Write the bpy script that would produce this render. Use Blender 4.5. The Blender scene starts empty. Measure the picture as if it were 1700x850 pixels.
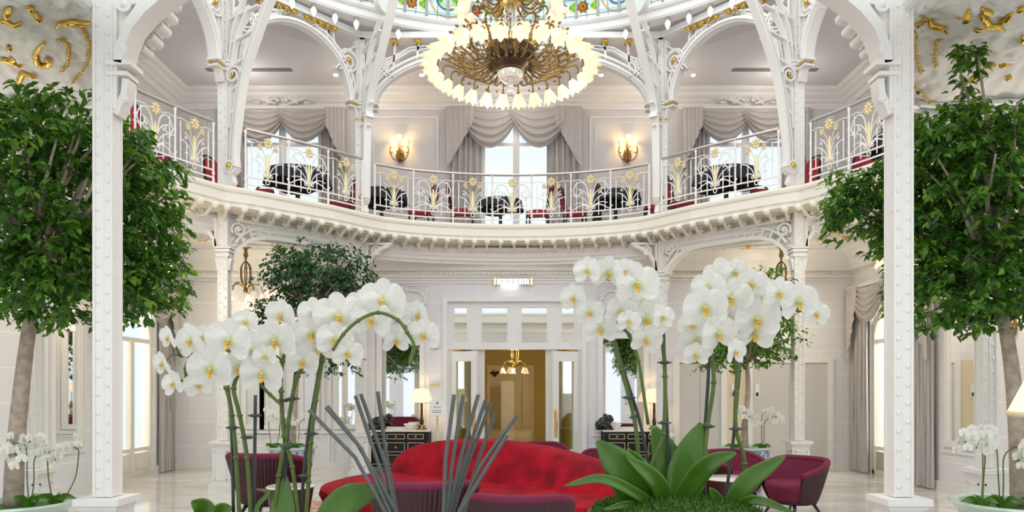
import bpy, math, random
from math import pi, sin, cos, sqrt, atan2, radians as R
from mathutils import Vector as V, Matrix, noise
random.seed(7)
SC = bpy.context.scene
COL = SC.collection
# ---------------------------------------------------------------- camera, world, light, exposure
F = 1188.0; H = 1.69; CX = 850.0; HY = 646.0
cam = bpy.data.objects.new('camera', bpy.data.cameras.new('camera')); COL.objects.link(cam)
cam.location = (0, 0, H); cam.rotation_euler = (R(90), 0, 0)
cam.data.sensor_width = 36; cam.data.lens = F/1700*36; cam.data.shift_y = (HY-425)/1700
cam.data.clip_start = .05; cam.data.clip_end = 300
SC.camera = cam
w = bpy.data.worlds.new('world'); SC.world = w; w.use_nodes = True
bg = w.node_tree.nodes['Background']; bg.inputs[0].default_value = (.86, .93, 1, 1); bg.inputs[1].default_value = .95
SC.view_settings.view_transform = 'Standard'; SC.view_settings.look = 'None'
SC.view_settings.gamma = 1; SC.view_settings.exposure = 0.32; SC.view_settings.use_curve_mapping = False

def light(name, typ, loc, energy, color=(1,1,1), size=1, size_y=None, target=None):
    l = bpy.data.lights.new(name, typ); l.energy = energy; l.color = color
    if typ == 'AREA':
        l.size = size
        if size_y: l.shape = 'RECTANGLE'; l.size_y = size_y
    elif typ == 'POINT': l.shadow_soft_size = size
    elif typ == 'SUN': l.angle = size
    o = bpy.data.objects.new(name, l); COL.objects.link(o); o.location = loc
    if target: o.rotation_euler = (V(target)-V(loc)).to_track_quat('-Z', 'Y').to_euler()
    return o
light('skylight', 'AREA', (0, 9.0, 11.6), 250, (1, .98, .95), 7, 7, (0, 9.2, 0))
light('window_light_left', 'AREA', (-9.2, 13.6, 3.0), 150, (1, .95, .84), 3, 3, (0, 12, 0.5))
light('window_light_right', 'AREA', (9.2, 13.6, 3.0), 150, (1, .95, .84), 3, 3, (0, 12, 0.5))
light('window_light_upper', 'AREA', (0, 19, 7.4), 60, (.9, .95, 1), 2, 2, (0, 12, 5))
light('overhead_fill_light', 'AREA', (0, .6, 6.6), 140, (1, .98, .96), 6, 3, (0, 10, 2.5))  # unseen fill panel added above the viewpoint to brighten the hall

# ---------------------------------------------------------------- materials
MATS = {}
def mat(name, col, rough=.5, metal=0, emit=0, ecol=None, spec=.5, noise_=0, nscale=8, bump=0, trans=0, alpha=1, sheen=0, col2=None, sub=0, coat=0):
    m = bpy.data.materials.new(name); m.use_nodes = True; nt = m.node_tree; b = nt.nodes['Principled BSDF']
    b.inputs['Base Color'].default_value = (*col, 1); b.inputs['Roughness'].default_value = rough
    b.inputs['Metallic'].default_value = metal; b.inputs['Specular IOR Level'].default_value = spec
    b.inputs['Coat Weight'].default_value = coat
    if emit:
        b.inputs['Emission Color'].default_value = (*(ecol or col), 1); b.inputs['Emission Strength'].default_value = emit
    if sheen: b.inputs['Sheen Weight'].default_value = sheen; b.inputs['Sheen Tint'].default_value = (*col, 1)
    if sub:
        b.inputs['Subsurface Weight'].default_value = sub; b.inputs['Subsurface Radius'].default_value = (.05,.05,.04); b.inputs['Subsurface Scale'].default_value = .3
    if trans: b.inputs['Transmission Weight'].default_value = trans
    if noise_ or bump:
        tc = nt.nodes.new('ShaderNodeTexCoord'); n = nt.nodes.new('ShaderNodeTexNoise')
        n.inputs['Scale'].default_value = nscale; n.inputs['Detail'].default_value = 5
        nt.links.new(tc.outputs['Object'], n.inputs['Vector'])
        if noise_:
            r = nt.nodes.new('ShaderNodeMix'); r.data_type = 'RGBA'
            c2 = col2 or tuple(c*(1-noise_) for c in col)
            mr = nt.nodes.new('ShaderNodeMapRange'); mr.inputs[1].default_value = .35; mr.inputs[2].default_value = .65
            nt.links.new(n.outputs[0], mr.inputs[0]); nt.links.new(mr.outputs[0], r.inputs[0])
            r.inputs[6].default_value = (*col, 1); r.inputs[7].default_value = (*c2, 1)
            nt.links.new(r.outputs[2], b.inputs['Base Color'])
        if bump:
            bp = nt.nodes.new('ShaderNodeBump'); bp.inputs['Strength'].default_value = bump; bp.inputs['Distance'].default_value = .02
            nt.links.new(n.outputs[0], bp.inputs['Height']); nt.links.new(bp.outputs[0], b.inputs['Normal'])
    MATS[name] = m; return m
def thin(name, col, tmix=.5, rough=.6, trans_col=None):          # thin translucent sheet: petals, leaves, shades
    m = bpy.data.materials.new(name); m.use_nodes = True; nt = m.node_tree; b = nt.nodes['Principled BSDF']
    b.inputs['Base Color'].default_value = (*col, 1); b.inputs['Roughness'].default_value = rough
    t = nt.nodes.new('ShaderNodeBsdfTranslucent'); t.inputs[0].default_value = (*(trans_col or col), 1)
    mx = nt.nodes.new('ShaderNodeMixShader'); mx.inputs[0].default_value = tmix
    nt.links.new(b.outputs[0], mx.inputs[1]); nt.links.new(t.outputs[0], mx.inputs[2])
    nt.links.new(mx.outputs[0], nt.nodes['Material Output'].inputs[0]); MATS[name] = m; return m
def glassy(name, col, gl=.1):
    m = bpy.data.materials.new(name); m.use_nodes = True; nt = m.node_tree; nt.nodes.remove(nt.nodes['Principled BSDF'])
    t = nt.nodes.new('ShaderNodeBsdfTransparent'); t.inputs[0].default_value = (*col, 1)
    g = nt.nodes.new('ShaderNodeBsdfGlossy'); g.inputs['Roughness'].default_value = .03
    mx = nt.nodes.new('ShaderNodeMixShader'); mx.inputs[0].default_value = gl
    nt.links.new(t.outputs[0], mx.inputs[1]); nt.links.new(g.outputs[0], mx.inputs[2])
    nt.links.new(mx.outputs[0], nt.nodes['Material Output'].inputs[0]); MATS[name] = m; return m
def stained(name, col):
    m = bpy.data.materials.new(name); m.use_nodes = True; nt = m.node_tree; nt.nodes.remove(nt.nodes['Principled BSDF'])
    t = nt.nodes.new('ShaderNodeBsdfTransparent'); t.inputs[0].default_value = (*col, 1)
    d = nt.nodes.new('ShaderNodeBsdfDiffuse'); d.inputs[0].default_value = (*col, 1)
    tc = nt.nodes.new('ShaderNodeTexCoord'); n = nt.nodes.new('ShaderNodeTexNoise'); n.inputs['Scale'].default_value = 6
    mr = nt.nodes.new('ShaderNodeMapRange'); mr.inputs[3].default_value = .2; mr.inputs[4].default_value = .6
    nt.links.new(tc.outputs['Object'], n.inputs['Vector']); nt.links.new(n.outputs[0], mr.inputs[0])
    mx = nt.nodes.new('ShaderNodeMixShader'); nt.links.new(mr.outputs[0], mx.inputs[0])
    nt.links.new(t.outputs[0], mx.inputs[1]); nt.links.new(d.outputs[0], mx.inputs[2])
    nt.links.new(mx.outputs[0], nt.nodes['Material Output'].inputs[0]); MATS[name] = m; return m
def stone(name, col, joint, bw=1.1, bh=.5):
    m = mat(name, col, .55); nt = m.node_tree; b = nt.nodes['Principled BSDF']
    g = nt.nodes.new('ShaderNodeNewGeometry'); s = nt.nodes.new('ShaderNodeSeparateXYZ'); a = nt.nodes.new('ShaderNodeMath'); c = nt.nodes.new('ShaderNodeCombineXYZ')
    nt.links.new(g.outputs['Position'], s.inputs[0]); nt.links.new(s.outputs[0], a.inputs[0]); nt.links.new(s.outputs[1], a.inputs[1])
    nt.links.new(a.outputs[0], c.inputs[0]); nt.links.new(s.outputs[2], c.inputs[1])
    k = nt.nodes.new('ShaderNodeTexBrick'); k.inputs['Scale'].default_value = 1; k.inputs['Brick Width'].default_value = bw; k.inputs['Row Height'].default_value = bh
    k.inputs['Mortar Size'].default_value = .008; k.inputs['Color1'].default_value = (*col, 1); k.inputs['Color2'].default_value = (*[x*.96 for x in col], 1)
    k.inputs['Mortar'].default_value = (*joint, 1); nt.links.new(c.outputs[0], k.inputs['Vector']); nt.links.new(k.outputs[0], b.inputs['Base Color'])
    return m
def marble(name):
    m = mat(name, (.7,.66,.6), .07, spec=.6); nt = m.node_tree; b = nt.nodes['Principled BSDF']
    g = nt.nodes.new('ShaderNodeNewGeometry'); mp = nt.nodes.new('ShaderNodeMapping'); mp.inputs['Scale'].default_value = (.35, .9, 1); mp.inputs['Rotation'].default_value = (0,0,.5)
    nt.links.new(g.outputs['Position'], mp.inputs[0])
    n = nt.nodes.new('ShaderNodeTexNoise'); n.inputs['Scale'].default_value = 1.5; n.inputs['Detail'].default_value = 8; n.inputs['Distortion'].default_value = .8
    nt.links.new(mp.outputs[0], n.inputs['Vector'])
    cr = nt.nodes.new('ShaderNodeValToRGB'); e = cr.color_ramp; e.elements[0].position = .3; e.elements[0].color = (.58,.56,.53,1)
    e.elements[1].position = .7; e.elements[1].color = (.62,.56,.46,1)
    for p, c in ((.42,(.66,.64,.6,1)), (.5,(.8,.79,.76,1)), (.56,(.74,.7,.63,1))):
        q = e.elements.new(p); q.color = c
    nt.links.new(n.outputs[0], cr.inputs[0]); nt.links.new(cr.outputs[0], b.inputs['Base Color'])
    return m
WH = mat('white paint', (.83,.82,.80), .4, noise_=.03, nscale=3)
WH2 = mat('ironwork white enamel', (.86,.84,.80), .32)
IV = mat('ivory paint', (.84,.80,.70), .4)
GREYW = mat('pale grey wall paint', (.70,.69,.70), .6, noise_=.04, nscale=2)
CEIL = mat('ceiling plaster', (.72,.71,.72), .8)
STO = stone('ashlar stone', (.80,.80,.82), (.92,.92,.92))
GOLD = mat('gilding', (.83,.55,.10), .28, .9, noise_=.25, nscale=14)
PGOLD = mat('pale gilding', (.88,.74,.42), .45, .35)
BRASS = mat('aged brass', (.34,.22,.08), .32, .95, noise_=.4, nscale=20)
BRASS2 = mat('bright brass', (.85,.62,.25), .22, .95)
BRONZE = mat('dark bronze', (.11,.08,.055), .35, .8, noise_=.4, nscale=30)
PLAS = mat('relief plaster', (.86,.84,.80), .6, noise_=.12, nscale=5, bump=.9)
PLAS2 = mat('cream relief plaster', (.74,.66,.52), .7, noise_=.2, nscale=30, bump=.6, col2=(.8,.78,.74))
MARB = marble('polished marble')
SHADE = mat('frosted glass lit', (.80,.72,.58), .5, emit=.38, ecol=(1,.78,.52))
BULB = mat('glowing bulb', (1,.8,.5), .4, emit=2.5, ecol=(1,.72,.35))
WBULB = mat('white frosted bulb', (.9,.9,.9), .15, emit=.35, ecol=(1,1,1))
CRY = mat('crystal glass', (.8,.8,.78), .08, .35, spec=1)
LSH = mat('pleated cream lampshade', (.93,.84,.66), .8, emit=.45, ecol=(1,.78,.46))
CURT = mat('silver grey satin', (.53,.50,.48), .38, sheen=.3, noise_=.06, nscale=6)
RED = mat('red velvet', (.44,.004,.018), .75, sheen=.10, noise_=.6, nscale=3.4, bump=.2, col2=(.20,.001,.010), spec=.2)
BURG = mat('burgundy wool', (.17,.008,.045), .75, sheen=.3)
BURGD = mat('dark plum leather', (.045,.010,.018), .38)
WOODD = mat('dark brown wood', (.06,.025,.02), .3)
BLK = mat('black lacquer', (.012,.012,.016), .22)
BLKC = mat('black cloth', (.018,.018,.028), .8)
GREYC = mat('dark grey glass cloth', (.07,.085,.10), .4)
MTOP = mat('white marble top', (.85,.83,.8), .15, noise_=.1)
MIR = mat('mirror silver', (.88,.88,.86), .02, 1)
GLS = glassy('window glass', (.97,.985,1), .06)
BARK = mat('pale bark', (.52,.43,.34), .8, noise_=.35, nscale=14, bump=.5)
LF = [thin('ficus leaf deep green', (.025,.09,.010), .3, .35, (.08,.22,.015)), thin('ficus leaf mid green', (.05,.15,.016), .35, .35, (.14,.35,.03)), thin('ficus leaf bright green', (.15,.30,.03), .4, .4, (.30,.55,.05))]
LFB = [thin('glossy leaf dark green', (.015,.07,.022), .2, .3), thin('bluish leaf green', (.03,.11,.045), .25, .35), thin('fresh leaf green', (.07,.18,.04), .3, .4)]  # three greens of the leaves themselves, picked leaf by leaf
PETAL = thin('white orchid petal', (.92,.92,.90), .33, .5, (.95,.95,.9))
def petal_tint():
    nt = PETAL.node_tree; b = nt.nodes['Principled BSDF']; tc = nt.nodes.new('ShaderNodeTexCoord'); L_ = nt.nodes.new('ShaderNodeVectorMath'); L_.operation = 'LENGTH'
    cr = nt.nodes.new('ShaderNodeValToRGB'); e = cr.color_ramp.elements; e[0].position = .08; e[0].color = (.72,.74,.30,1); e[1].position = .38; e[1].color = (.93,.93,.90,1)
    nt.links.new(tc.outputs['Object'], L_.inputs[0]); nt.links.new(L_.outputs['Value'], cr.inputs[0]); nt.links.new(cr.outputs[0], b.inputs['Base Color'])
    n = nt.nodes.new('ShaderNodeTexNoise'); n.inputs['Scale'].default_value = 5; bp = nt.nodes.new('ShaderNodeBump'); bp.inputs['Strength'].default_value = .35; bp.inputs['Distance'].default_value = .01
    nt.links.new(tc.outputs['Object'], n.inputs['Vector']); nt.links.new(n.outputs[0], bp.inputs['Height']); nt.links.new(bp.outputs[0], b.inputs['Normal'])
petal_tint()
LIP = mat('yellow orchid lip', (.92,.74,.10), .5, noise_=.6, nscale=8, col2=(.75,.30,.03))
OST = mat('orchid stem green', (.12,.18,.035), .45, noise_=.3, nscale=20)
OLF = mat('orchid leaf green', (.085,.22,.018), .3, noise_=.45, nscale=6, coat=.2, sub=0)
STAKE = mat('dark green stake', (.05,.065,.06), .5)
REED = mat('grey painted reed', (.13,.15,.145), .6, noise_=.2, nscale=60)
MOSS = mat('moss', (.08,.2,.02), .9, noise_=.5, nscale=60, bump=1)
CEL = mat('celadon glaze', (.55,.70,.60), .15)
POTB = mat('glazed brown pot', (.16,.06,.03), .2)
OLIVE = mat('olive gold wall', (.50,.40,.16), .6)
CREAM = mat('cream wall', (.74,.64,.45), .6)
RUG = mat('patterned red rug', (.45,.06,.04), .9, noise_=1, nscale=9, col2=(.72,.66,.52))
BARG = mat('grey glazing bar', (.42,.41,.40), .5)
def porcelain():
    m = mat('blue and white porcelain', (.75,.8,.82), .12); nt = m.node_tree; b = nt.nodes['Principled BSDF']
    tc = nt.nodes.new('ShaderNodeTexCoord'); v = nt.nodes.new('ShaderNodeTexNoise'); v.inputs['Scale'].default_value = 9; v.inputs['Detail'].default_value = 3; v.inputs['Distortion'].default_value = 2
    cr = nt.nodes.new('ShaderNodeValToRGB'); cr.color_ramp.interpolation = 'CONSTANT'; e = cr.color_ramp.elements
    e[0].color = (.78,.84,.86,1); e[1].position = .5; e[1].color = (.03,.09,.28,1); q = e.new(.58); q.color = (.75,.82,.85,1); q = e.new(.64); q.color = (.06,.15,.38,1)
    nt.links.new(tc.outputs['Object'], v.inputs['Vector']); nt.links.new(v.outputs[0], cr.inputs[0]); nt.links.new(cr.outputs[0], b.inputs['Base Color']); return m
PORC = porcelain()
BLUEB = mat('cobalt border glaze', (.04,.10,.3), .15, noise_=.9, nscale=22, col2=(.7,.78,.85))

# ---------------------------------------------------------------- mesh builder
class MB:
    def __init__(s): s.v = []; s.f = []; s.m = []; s.mi = 0; s.M = None
    def add(s, vs, fs):
        n = len(s.v)
        s.v += [tuple(s.M @ V(p)) if s.M else tuple(p) for p in vs]
        s.f += [tuple(i+n for i in f) for f in fs]; s.m += [s.mi]*len(fs); return s
    def box(s, c, d, rz=0, M=None):
        x, y, z = d[0]/2, d[1]/2, d[2]/2
        q = [(sx*x, sy*y, sz*z) for sx in (-1,1) for sy in (-1,1) for sz in (-1,1)]
        if rz: q = [(a*cos(rz)-b*sin(rz), a*sin(rz)+b*cos(rz), e) for a, b, e in q]
        if M: q = [tuple(M @ V(p)) for p in q]
        q = [(a+c[0], b+c[1], e+c[2]) for a, b, e in q]
        return s.add(q, [(0,1,3,2),(4,6,7,5),(0,4,5,1),(2,3,7,6),(0,2,6,4),(1,5,7,3)])
    def b2(s, x0, x1, y0, y1, z0, z1): return s.box(((x0+x1)/2,(y0+y1)/2,(z0+z1)/2), (abs(x1-x0),abs(y1-y0),abs(z1-z0)))
    def tube(s, pts, r, n=8, cap=True):
        pts = [V(p) for p in pts]; rs = r if isinstance(r, (list, tuple)) else [r]*len(pts)
        vs = []; fs = []; up = None
        for i, p in enumerate(pts):
            t = (pts[min(i+1, len(pts)-1)]-pts[max(i-1, 0)])
            if t.length < 1e-9: t = V((0,0,1))
            t.normalize()
            if up is None:
                up = V((0,0,1)) if abs(t.z) < .9 else V((1,0,0))
            a = up - t*up.dot(t)
            if a.length < 1e-4: a = V((0,1,0)) - t*t.y
            a.normalize(); b = t.cross(a); up = a
            for k in range(n):
                q = 2*pi*k/n; vs.append(p+a*cos(q)*rs[i]+b*sin(q)*rs[i])
        for i in range(len(pts)-1):
            for k in range(n):
                k2 = (k+1) % n; fs.append((i*n+k, i*n+k2, (i+1)*n+k2, (i+1)*n+k))
        if cap: fs.append(tuple(range(n))[::-1]); fs.append(tuple((len(pts)-1)*n+k for k in range(n)))
        return s.add(vs, fs)
    def lathe(s, prof, c=(0,0,0), n=24, sx=1, sy=1, M=None):
        vs = []; fs = []
        for r, z in prof:
            for k in range(n):
                q = 2*pi*k/n; p = V((r*cos(q)*sx, r*sin(q)*sy, z))
                if M: p = M @ p
                vs.append((p.x+c[0], p.y+c[1], p.z+c[2]))
        for i in range(len(prof)-1):
            for k in range(n):
                k2 = (k+1) % n; fs.append((i*n+k, i*n+k2, (i+1)*n+k2, (i+1)*n+k))
        if prof[0][0] > 1e-5: fs.append(tuple(range(n))[::-1])
        if prof[-1][0] > 1e-5: fs.append(tuple((len(prof)-1)*n+k for k in range(n)))
        return s.add(vs, fs)
    def ball(s, c, r, n=8, m=6, sc=(1,1,1)):
        prof = [(r*sin(pi*i/m), -r*cos(pi*i/m)*sc[2]) for i in range(m+1)]
        prof[0] = (1e-6, prof[0][1]); prof[-1] = (1e-6, prof[-1][1])
        return s.lathe(prof, c, n, sc[0], sc[1])
    def grid(s, fn, nu, nv, wrapu=False):
        vs = [fn(i/nu, j/nv) for i in range(nu+(0 if wrapu else 1)) for j in range(nv+1)]
        fs = []; N = nu if wrapu else nu
        for i in range(N):
            i2 = (i+1) % nu if wrapu else i+1
            for j in range(nv): fs.append((i*(nv+1)+j, i2*(nv+1)+j, i2*(nv+1)+j+1, i*(nv+1)+j+1))
        return s.add(vs, fs)
    def prism(s, poly, h, fn):       # poly in 2-D (a, b); fn(a, b, t) -> 3-D, t 0..h
        n = len(poly); vs = [fn(a, b, 0) for a, b in poly]+[fn(a, b, h) for a, b in poly]
        fs = [tuple(range(n)), tuple(range(n, 2*n))[::-1]]+[(i, (i+1) % n, n+(i+1) % n, n+i) for i in range(n)]
        return s.add(vs, fs)
    def strip(s, pts, wd, th, fn):   # ribbon of width wd in a 2-D plane with thickness th; closed solid
        n = len(pts); vs = []; ws = wd if isinstance(wd, (list, tuple)) else [wd]*n
        for i in range(n):
            a = pts[max(i-1, 0)]; b = pts[min(i+1, n-1)]; dx, dy = b[0]-a[0], b[1]-a[1]; L = math.hypot(dx, dy) or 1
            nx, ny = -dy/L*ws[i]/2, dx/L*ws[i]/2; x, y = pts[i]
            vs += [fn(x+nx, y+ny, -th/2), fn(x-nx, y-ny, -th/2), fn(x-nx, y-ny, th/2), fn(x+nx, y+ny, th/2)]
        fs = [(i*4+k, i*4+(k+1) % 4, i*4+4+(k+1) % 4, i*4+4+k) for i in range(n-1) for k in range(4)]
        fs += [(3,2,1,0), tuple((n-1)*4+k for k in range(4))]
        return s.add(vs, fs)
    def sweep(s, path, prof, closed=True):     # path: (x, y) points; prof: (outward offset, z); outward = right-hand side
        n = len(path); k = len(prof); vs = []
        for i in range(n):
            def nrm(a, b):
                dx, dy = b[0]-a[0], b[1]-a[1]; L = math.hypot(dx, dy) or 1; return (dy/L, -dx/L)
            n1 = nrm(path[max(i-1,0)], path[i]) if i else nrm(path[0], path[1]); n2 = nrm(path[i], path[i+1]) if i < n-1 else n1
            mx, my = n1[0]+n2[0], n1[1]+n2[1]; L = math.hypot(mx, my) or 1; mx /= L; my /= L
            sc = 1/max(.5, mx*n1[0]+my*n1[1])
            vs += [(path[i][0]+mx*o*sc, path[i][1]+my*o*sc, z) for o, z in prof]
        kk = k if closed else k-1
        fs = [(i*k+j, i*k+(j+1) % k, (i+1)*k+(j+1) % k, (i+1)*k+j) for i in range(n-1) for j in range(kk)]
        if closed: fs += [tuple(range(k))[::-1], tuple((n-1)*k+j for j in range(k))]
        return s.add(vs, fs)
    def build(s, name, mats, parent=None, loc=None, smooth=False, rot=None, **props):
        me = bpy.data.meshes.new(name); me.from_pydata(s.v, [], s.f)
        for m in (mats if isinstance(mats, (list, tuple)) else [mats]): me.materials.append(m)
        me.polygons.foreach_set('material_index', s.m)
        if smooth is not False:
            me.polygons.foreach_set('use_smooth', [True]*len(s.f))
            if smooth is not True:
                try: me.set_sharp_from_angle(angle=R(smooth))
                except Exception: pass
        me.update()
        o = bpy.data.objects.new(name, me); COL.objects.link(o)
        if parent: o.parent = parent
        if loc: o.location = loc
        if rot: o.rotation_euler = rot
        for k, v in props.items(): o[k] = v
        return o
def place(o, loc, rz=0, sc=1):
    o.location = loc; o.rotation_euler = (0, 0, rz); o.scale = (sc, sc, sc); return o
def thing(name, label, cat, loc=(0,0,0), rz=0, group=None):
    o = bpy.data.objects.new(name, None); COL.objects.link(o); o.location = loc; o.rotation_euler = (0,0,rz); o.empty_display_size = .1
    return tag(o, label, cat, group)
def tag(o, label, cat, group=None):
    o['label'] = label; o['category'] = cat
    if group: o['group'] = group
    return o
def struct(o): o['kind'] = 'structure'; return o
def dup(root, loc, rz=0, label=None, sc=None, group=None):
    def cp(o, par):
        c = o.copy(); COL.objects.link(c)
        if par: c.parent = par
        for ch in KIDS(o): cp(ch, c)
        return c
    r = cp(root, None); r.location = loc; r.rotation_euler = (0, 0, rz)
    if sc: r.scale = (sc, sc, sc)
    if label: r['label'] = label
    if group: r['group'] = group
    return r
def KIDS(o): return [c for c in bpy.data.objects if c.parent == o]
def PX(x, y, D): return V(((x-CX)*D/F, D, H-(y-HY)*D/F))
def spline(pts, n=6):
    pts = [V(p) for p in pts]; out = []
    P = [pts[0]*2-pts[1]]+pts+[pts[-1]*2-pts[-2]]
    for i in range(1, len(P)-2):
        for k in range(n):
            t = k/n; a, b, c, d = P[i-1], P[i], P[i+1], P[i+2]
            out.append(.5*((2*b)+(c-a)*t+(2*a-5*b+4*c-d)*t*t+(3*b-a-3*c+d)*t**3))
    out.append(pts[-1]); return out
def spiral(c, r0, r1, a0, turns, n=28):
    return [(c[0]+(r0+(r1-r0)*i/n)*cos(a0+turns*2*pi*i/n), c[1]+(r0+(r1-r0)*i/n)*sin(a0+turns*2*pi*i/n)) for i in range(n+1)]
def arc(c, r, a0, a1, n=12, ry=None):
    return [(c[0]+r*cos(a0+(a1-a0)*i/n), c[1]+(ry or r)*sin(a0+(a1-a0)*i/n)) for i in range(n+1)]

# ================================================================ THE SETTING
BW = 15.0; UW = 17.1; SX = 7.15; USX = 7.95; ZG = 5.0; ZC = 8.8; ZL = 4.55
MB().b2(-SX-.2, SX+.2, -3, BW, -.1, 0).build('floor', MARB, kind='structure')
struct(MB().b2(-2.6, 2.6, 15.0, 32, -.1, -.001).build('floor', MARB))
# gallery edge plan, seen from above; left to right
half = [(0,14.38),(.75,14.33),(1.48,14.18),(2.0,14.0),(2.45,13.77),(2.74,13.5),(3.24,12.88),(3.87,12.3),(4.35,11.85),(4.70,11.62),(5.12,10.9),(5.43,10.15),(5.62,9.2),(5.45,8.3),(5.2,7.9)]
EDGE = [(-x, y) for x, y in half[::-1]]+half[1:]
def ring_slab(path, cx_, cy_, z, xo, y1, m, name, flip=False, rel=0):
    mb = MB(); vs = []
    for x, y in path:
        dx, dy = x-cx_, y-cy_; t = min((xo/abs(dx)) if abs(dx) > 1e-6 else 1e9, ((y1-cy_)/dy) if dy > 1e-6 else 1e9)
        if t == 1e9: t = xo/abs(dx)
        vs.append((x, y, z)); vs.append((cx_+dx*t, cy_+dy*t, z))
    # insert corners
    n = len(path); fs = [(i*2, i*2+2, i*2+3, i*2+1) for i in range(n-1)]
    mb.add(vs, fs)
    for i in range(n-1):
        a, b = V(vs[i*2+1]), V(vs[i*2+3])
        if abs(abs(a.x)-xo) < 1e-4 and abs(b.y-y1) < 1e-4 and abs(a.y-y1) > 1e-3: mb.add([a, b, (a.x, y1, z)], [(0,1,2)])
        if abs(abs(b.x)-xo) < 1e-4 and abs(a.y-y1) < 1e-4 and abs(b.y-y1) > 1e-3: mb.add([a, b, (b.x, y1, z)], [(0,1,2)])
    return struct(mb.build(name, m))
ring_slab(EDGE, 0, 7.6, ZG-.005, USX, UW, MARB, 'floor')
inner = [(x*1.06, 9.9+(y-9.9)*1.06) for x, y in EDGE]
ring_slab(inner, 0, 7.0, ZL, SX, BW, CEIL, 'ceiling')
RC = (0, 8.45); RR = 5.7
RING = [(RR*1.03*sin(a), RC[1]+RR*1.03*cos(a)) for a in [R(-100+200*i/60) for i in range(61)]]
ring_slab(RING, 0, 8.44, ZC, USX, UW, CEIL, 'ceiling')
# walls
def wallbox(name, m, *b): return struct(MB().b2(*b).build(name, m))
# lower back wall with door opening (-1.39..1.5 x 0..3.55): split around it
DX0, DX1, DT = -.60, .70, 2.53
m_ = MB(); m_.b2(-SX-.2, -1.39, BW, BW+.2, 0, ZG-.1); m_.b2(1.5, SX+.2, BW, BW+.2, 0, ZG-.1); m_.b2(-1.39, 1.5, BW, BW+.2, 3.55, ZG-.1)
struct(m_.build('wall_back', STO))
# upper back wall with three window openings
UWX = [(-5.5, .95), (.1, .83), (5.6, .95)]
m_ = MB(); xs = -USX-.2
for c, hw in UWX:
    m_.b2(xs, c-hw, UW, UW+.2, ZG-.1, ZC); m_.b2(c-hw, c+hw, UW, UW+.2, 8.15, ZC); xs = c+hw
m_.b2(xs, USX+.2, UW, UW+.2, ZG-.1, ZC); struct(m_.build('wall_upper_back', GREYW))
for sx, nm in ((-1, 'left'), (1, 'right')):
    m_ = MB()
    for a, b in ((2, 12.9), (14.35, BW+.2)): m_.b2(sx*SX, sx*(SX+.3), a, b, 0, ZG-.1)
    m_.b2(sx*SX, sx*(SX+.3), 12.9, 14.35, 3.4, ZG-.1)
    struct(m_.build('wall_'+nm, STO))
    wallbox('wall_upper_'+nm, GREYW, sx*USX, sx*(USX+.2), 4, UW, ZG-.1, ZC)
    bb = MB(); bb.b2(sx*SX, sx*(SX-.03), 2, 12.85, 0, .16); bb.b2(sx*SX, sx*(SX-.03), 14.4, BW, 0, .16); bb.build('baseboard_'+nm, WH, kind='structure')
bb = MB()
for a, b in ((-SX, -1.5), (1.6, SX)): bb.b2(a, b, BW-.03, BW, 0, .16)
bb.build('baseboard_back', WH, kind='structure')
# cornices
tn = [0]
def trim(mb, m, **k):
    tn[0] += 1; return struct(mb.build('trim_%d' % tn[0], m, **k))
mb = MB()      # lower cornice with cove
prof = [(0,4.02),(-.03,4.02),(-.04,4.06),(-.07,4.08),(-.07,4.14),(-.12,4.16),(-.13,4.2),(-.15,4.24),(-.2,4.36),(-.3,4.47),(-.44,4.53),(-.44,4.56),(0,4.56)]
mb.sweep([(-SX, 5), (-SX, BW), (SX, BW), (SX, 5)], [(-o, z) for o, z in prof]); trim(mb, WH)
mb = MB(); x = -SX+.1
while x < SX: mb.b2(x, x+.05, BW-.11, BW-.02, 4.085, 4.135); x += .1
for sx in (-1, 1):
    y = 6
    while y < BW-.1: mb.b2(sx*(SX-.11), sx*(SX-.02), y, y+.05, 4.085, 4.135); y += .1
trim(mb, PLAS2)
mb = MB()
for z0, d in ((3.9,.03),(3.97,.02)): mb.b2(-SX, SX, BW-d, BW, z0, z0+.03)
trim(mb, WH)
mb = MB()      # upper cornice
prof = [(0,8.36),(.03,8.36),(.04,8.4),(.03,8.43),(.03,8.5),(.09,8.53),(.12,8.58),(.2,8.64),(.22,8.7),(.3,8.74),(.34,8.8),(0,8.8)]
mb.sweep([(-USX, 5), (-USX, UW), (USX, UW), (USX, 5)], prof); trim(mb, WH)
# upper wall panel mouldings
mb = MB()
def frame(mb, x0, x1, z0, z1, y, w=.04, d=.03):
    for a, b, c_, e in ((x0,x1,z0,z0+w),(x0,x1,z1-w,z1),(x0,x0+w,z0+w,z1-w),(x1-w,x1,z0+w,z1-w)): mb.b2(a, b, y-d, y, c_, e)
for x0, x1 in ((-3.45,-1.75),(1.85,3.6),(-7.7,-7.2),(7.2,7.7)):
    frame(mb, x0, x1, 5.95, 8.2, UW); frame(mb, x0+.14, x1-.14, 6.1, 8.05, UW, .02, .02); frame(mb, x0, x1, 5.15, 5.8, UW)
trim(mb, WH)
# fascia of the gallery
FP = EDGE
mb = MB()
prof = [(-.06,4.66),(-.06,4.72),(-.08,4.74),(-.08,4.88),(-.10,4.90),(-.11,4.94),(-.08,4.96),(-.03,4.96),(-.03,5.0),(.35,5.0),(.35,4.66)]
mb.sweep(EDGE[::-1], prof); fascia = trim(mb, IV)
mb = MB(); mb.sweep(EDGE[::-1], [(.33,4.46),(.3,4.66),(.5,4.66),(.5,4.26),(.42,4.26),(.42,4.30),(.36,4.32),(.36,4.38),(.33,4.40)]); trim(mb, WH)
mb = MB(); mb.sweep(EDGE[::-1], [(-.02,4.63),(-.02,4.66),(.32,4.66),(.32,4.60)]); trim(mb, PLAS2)
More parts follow.
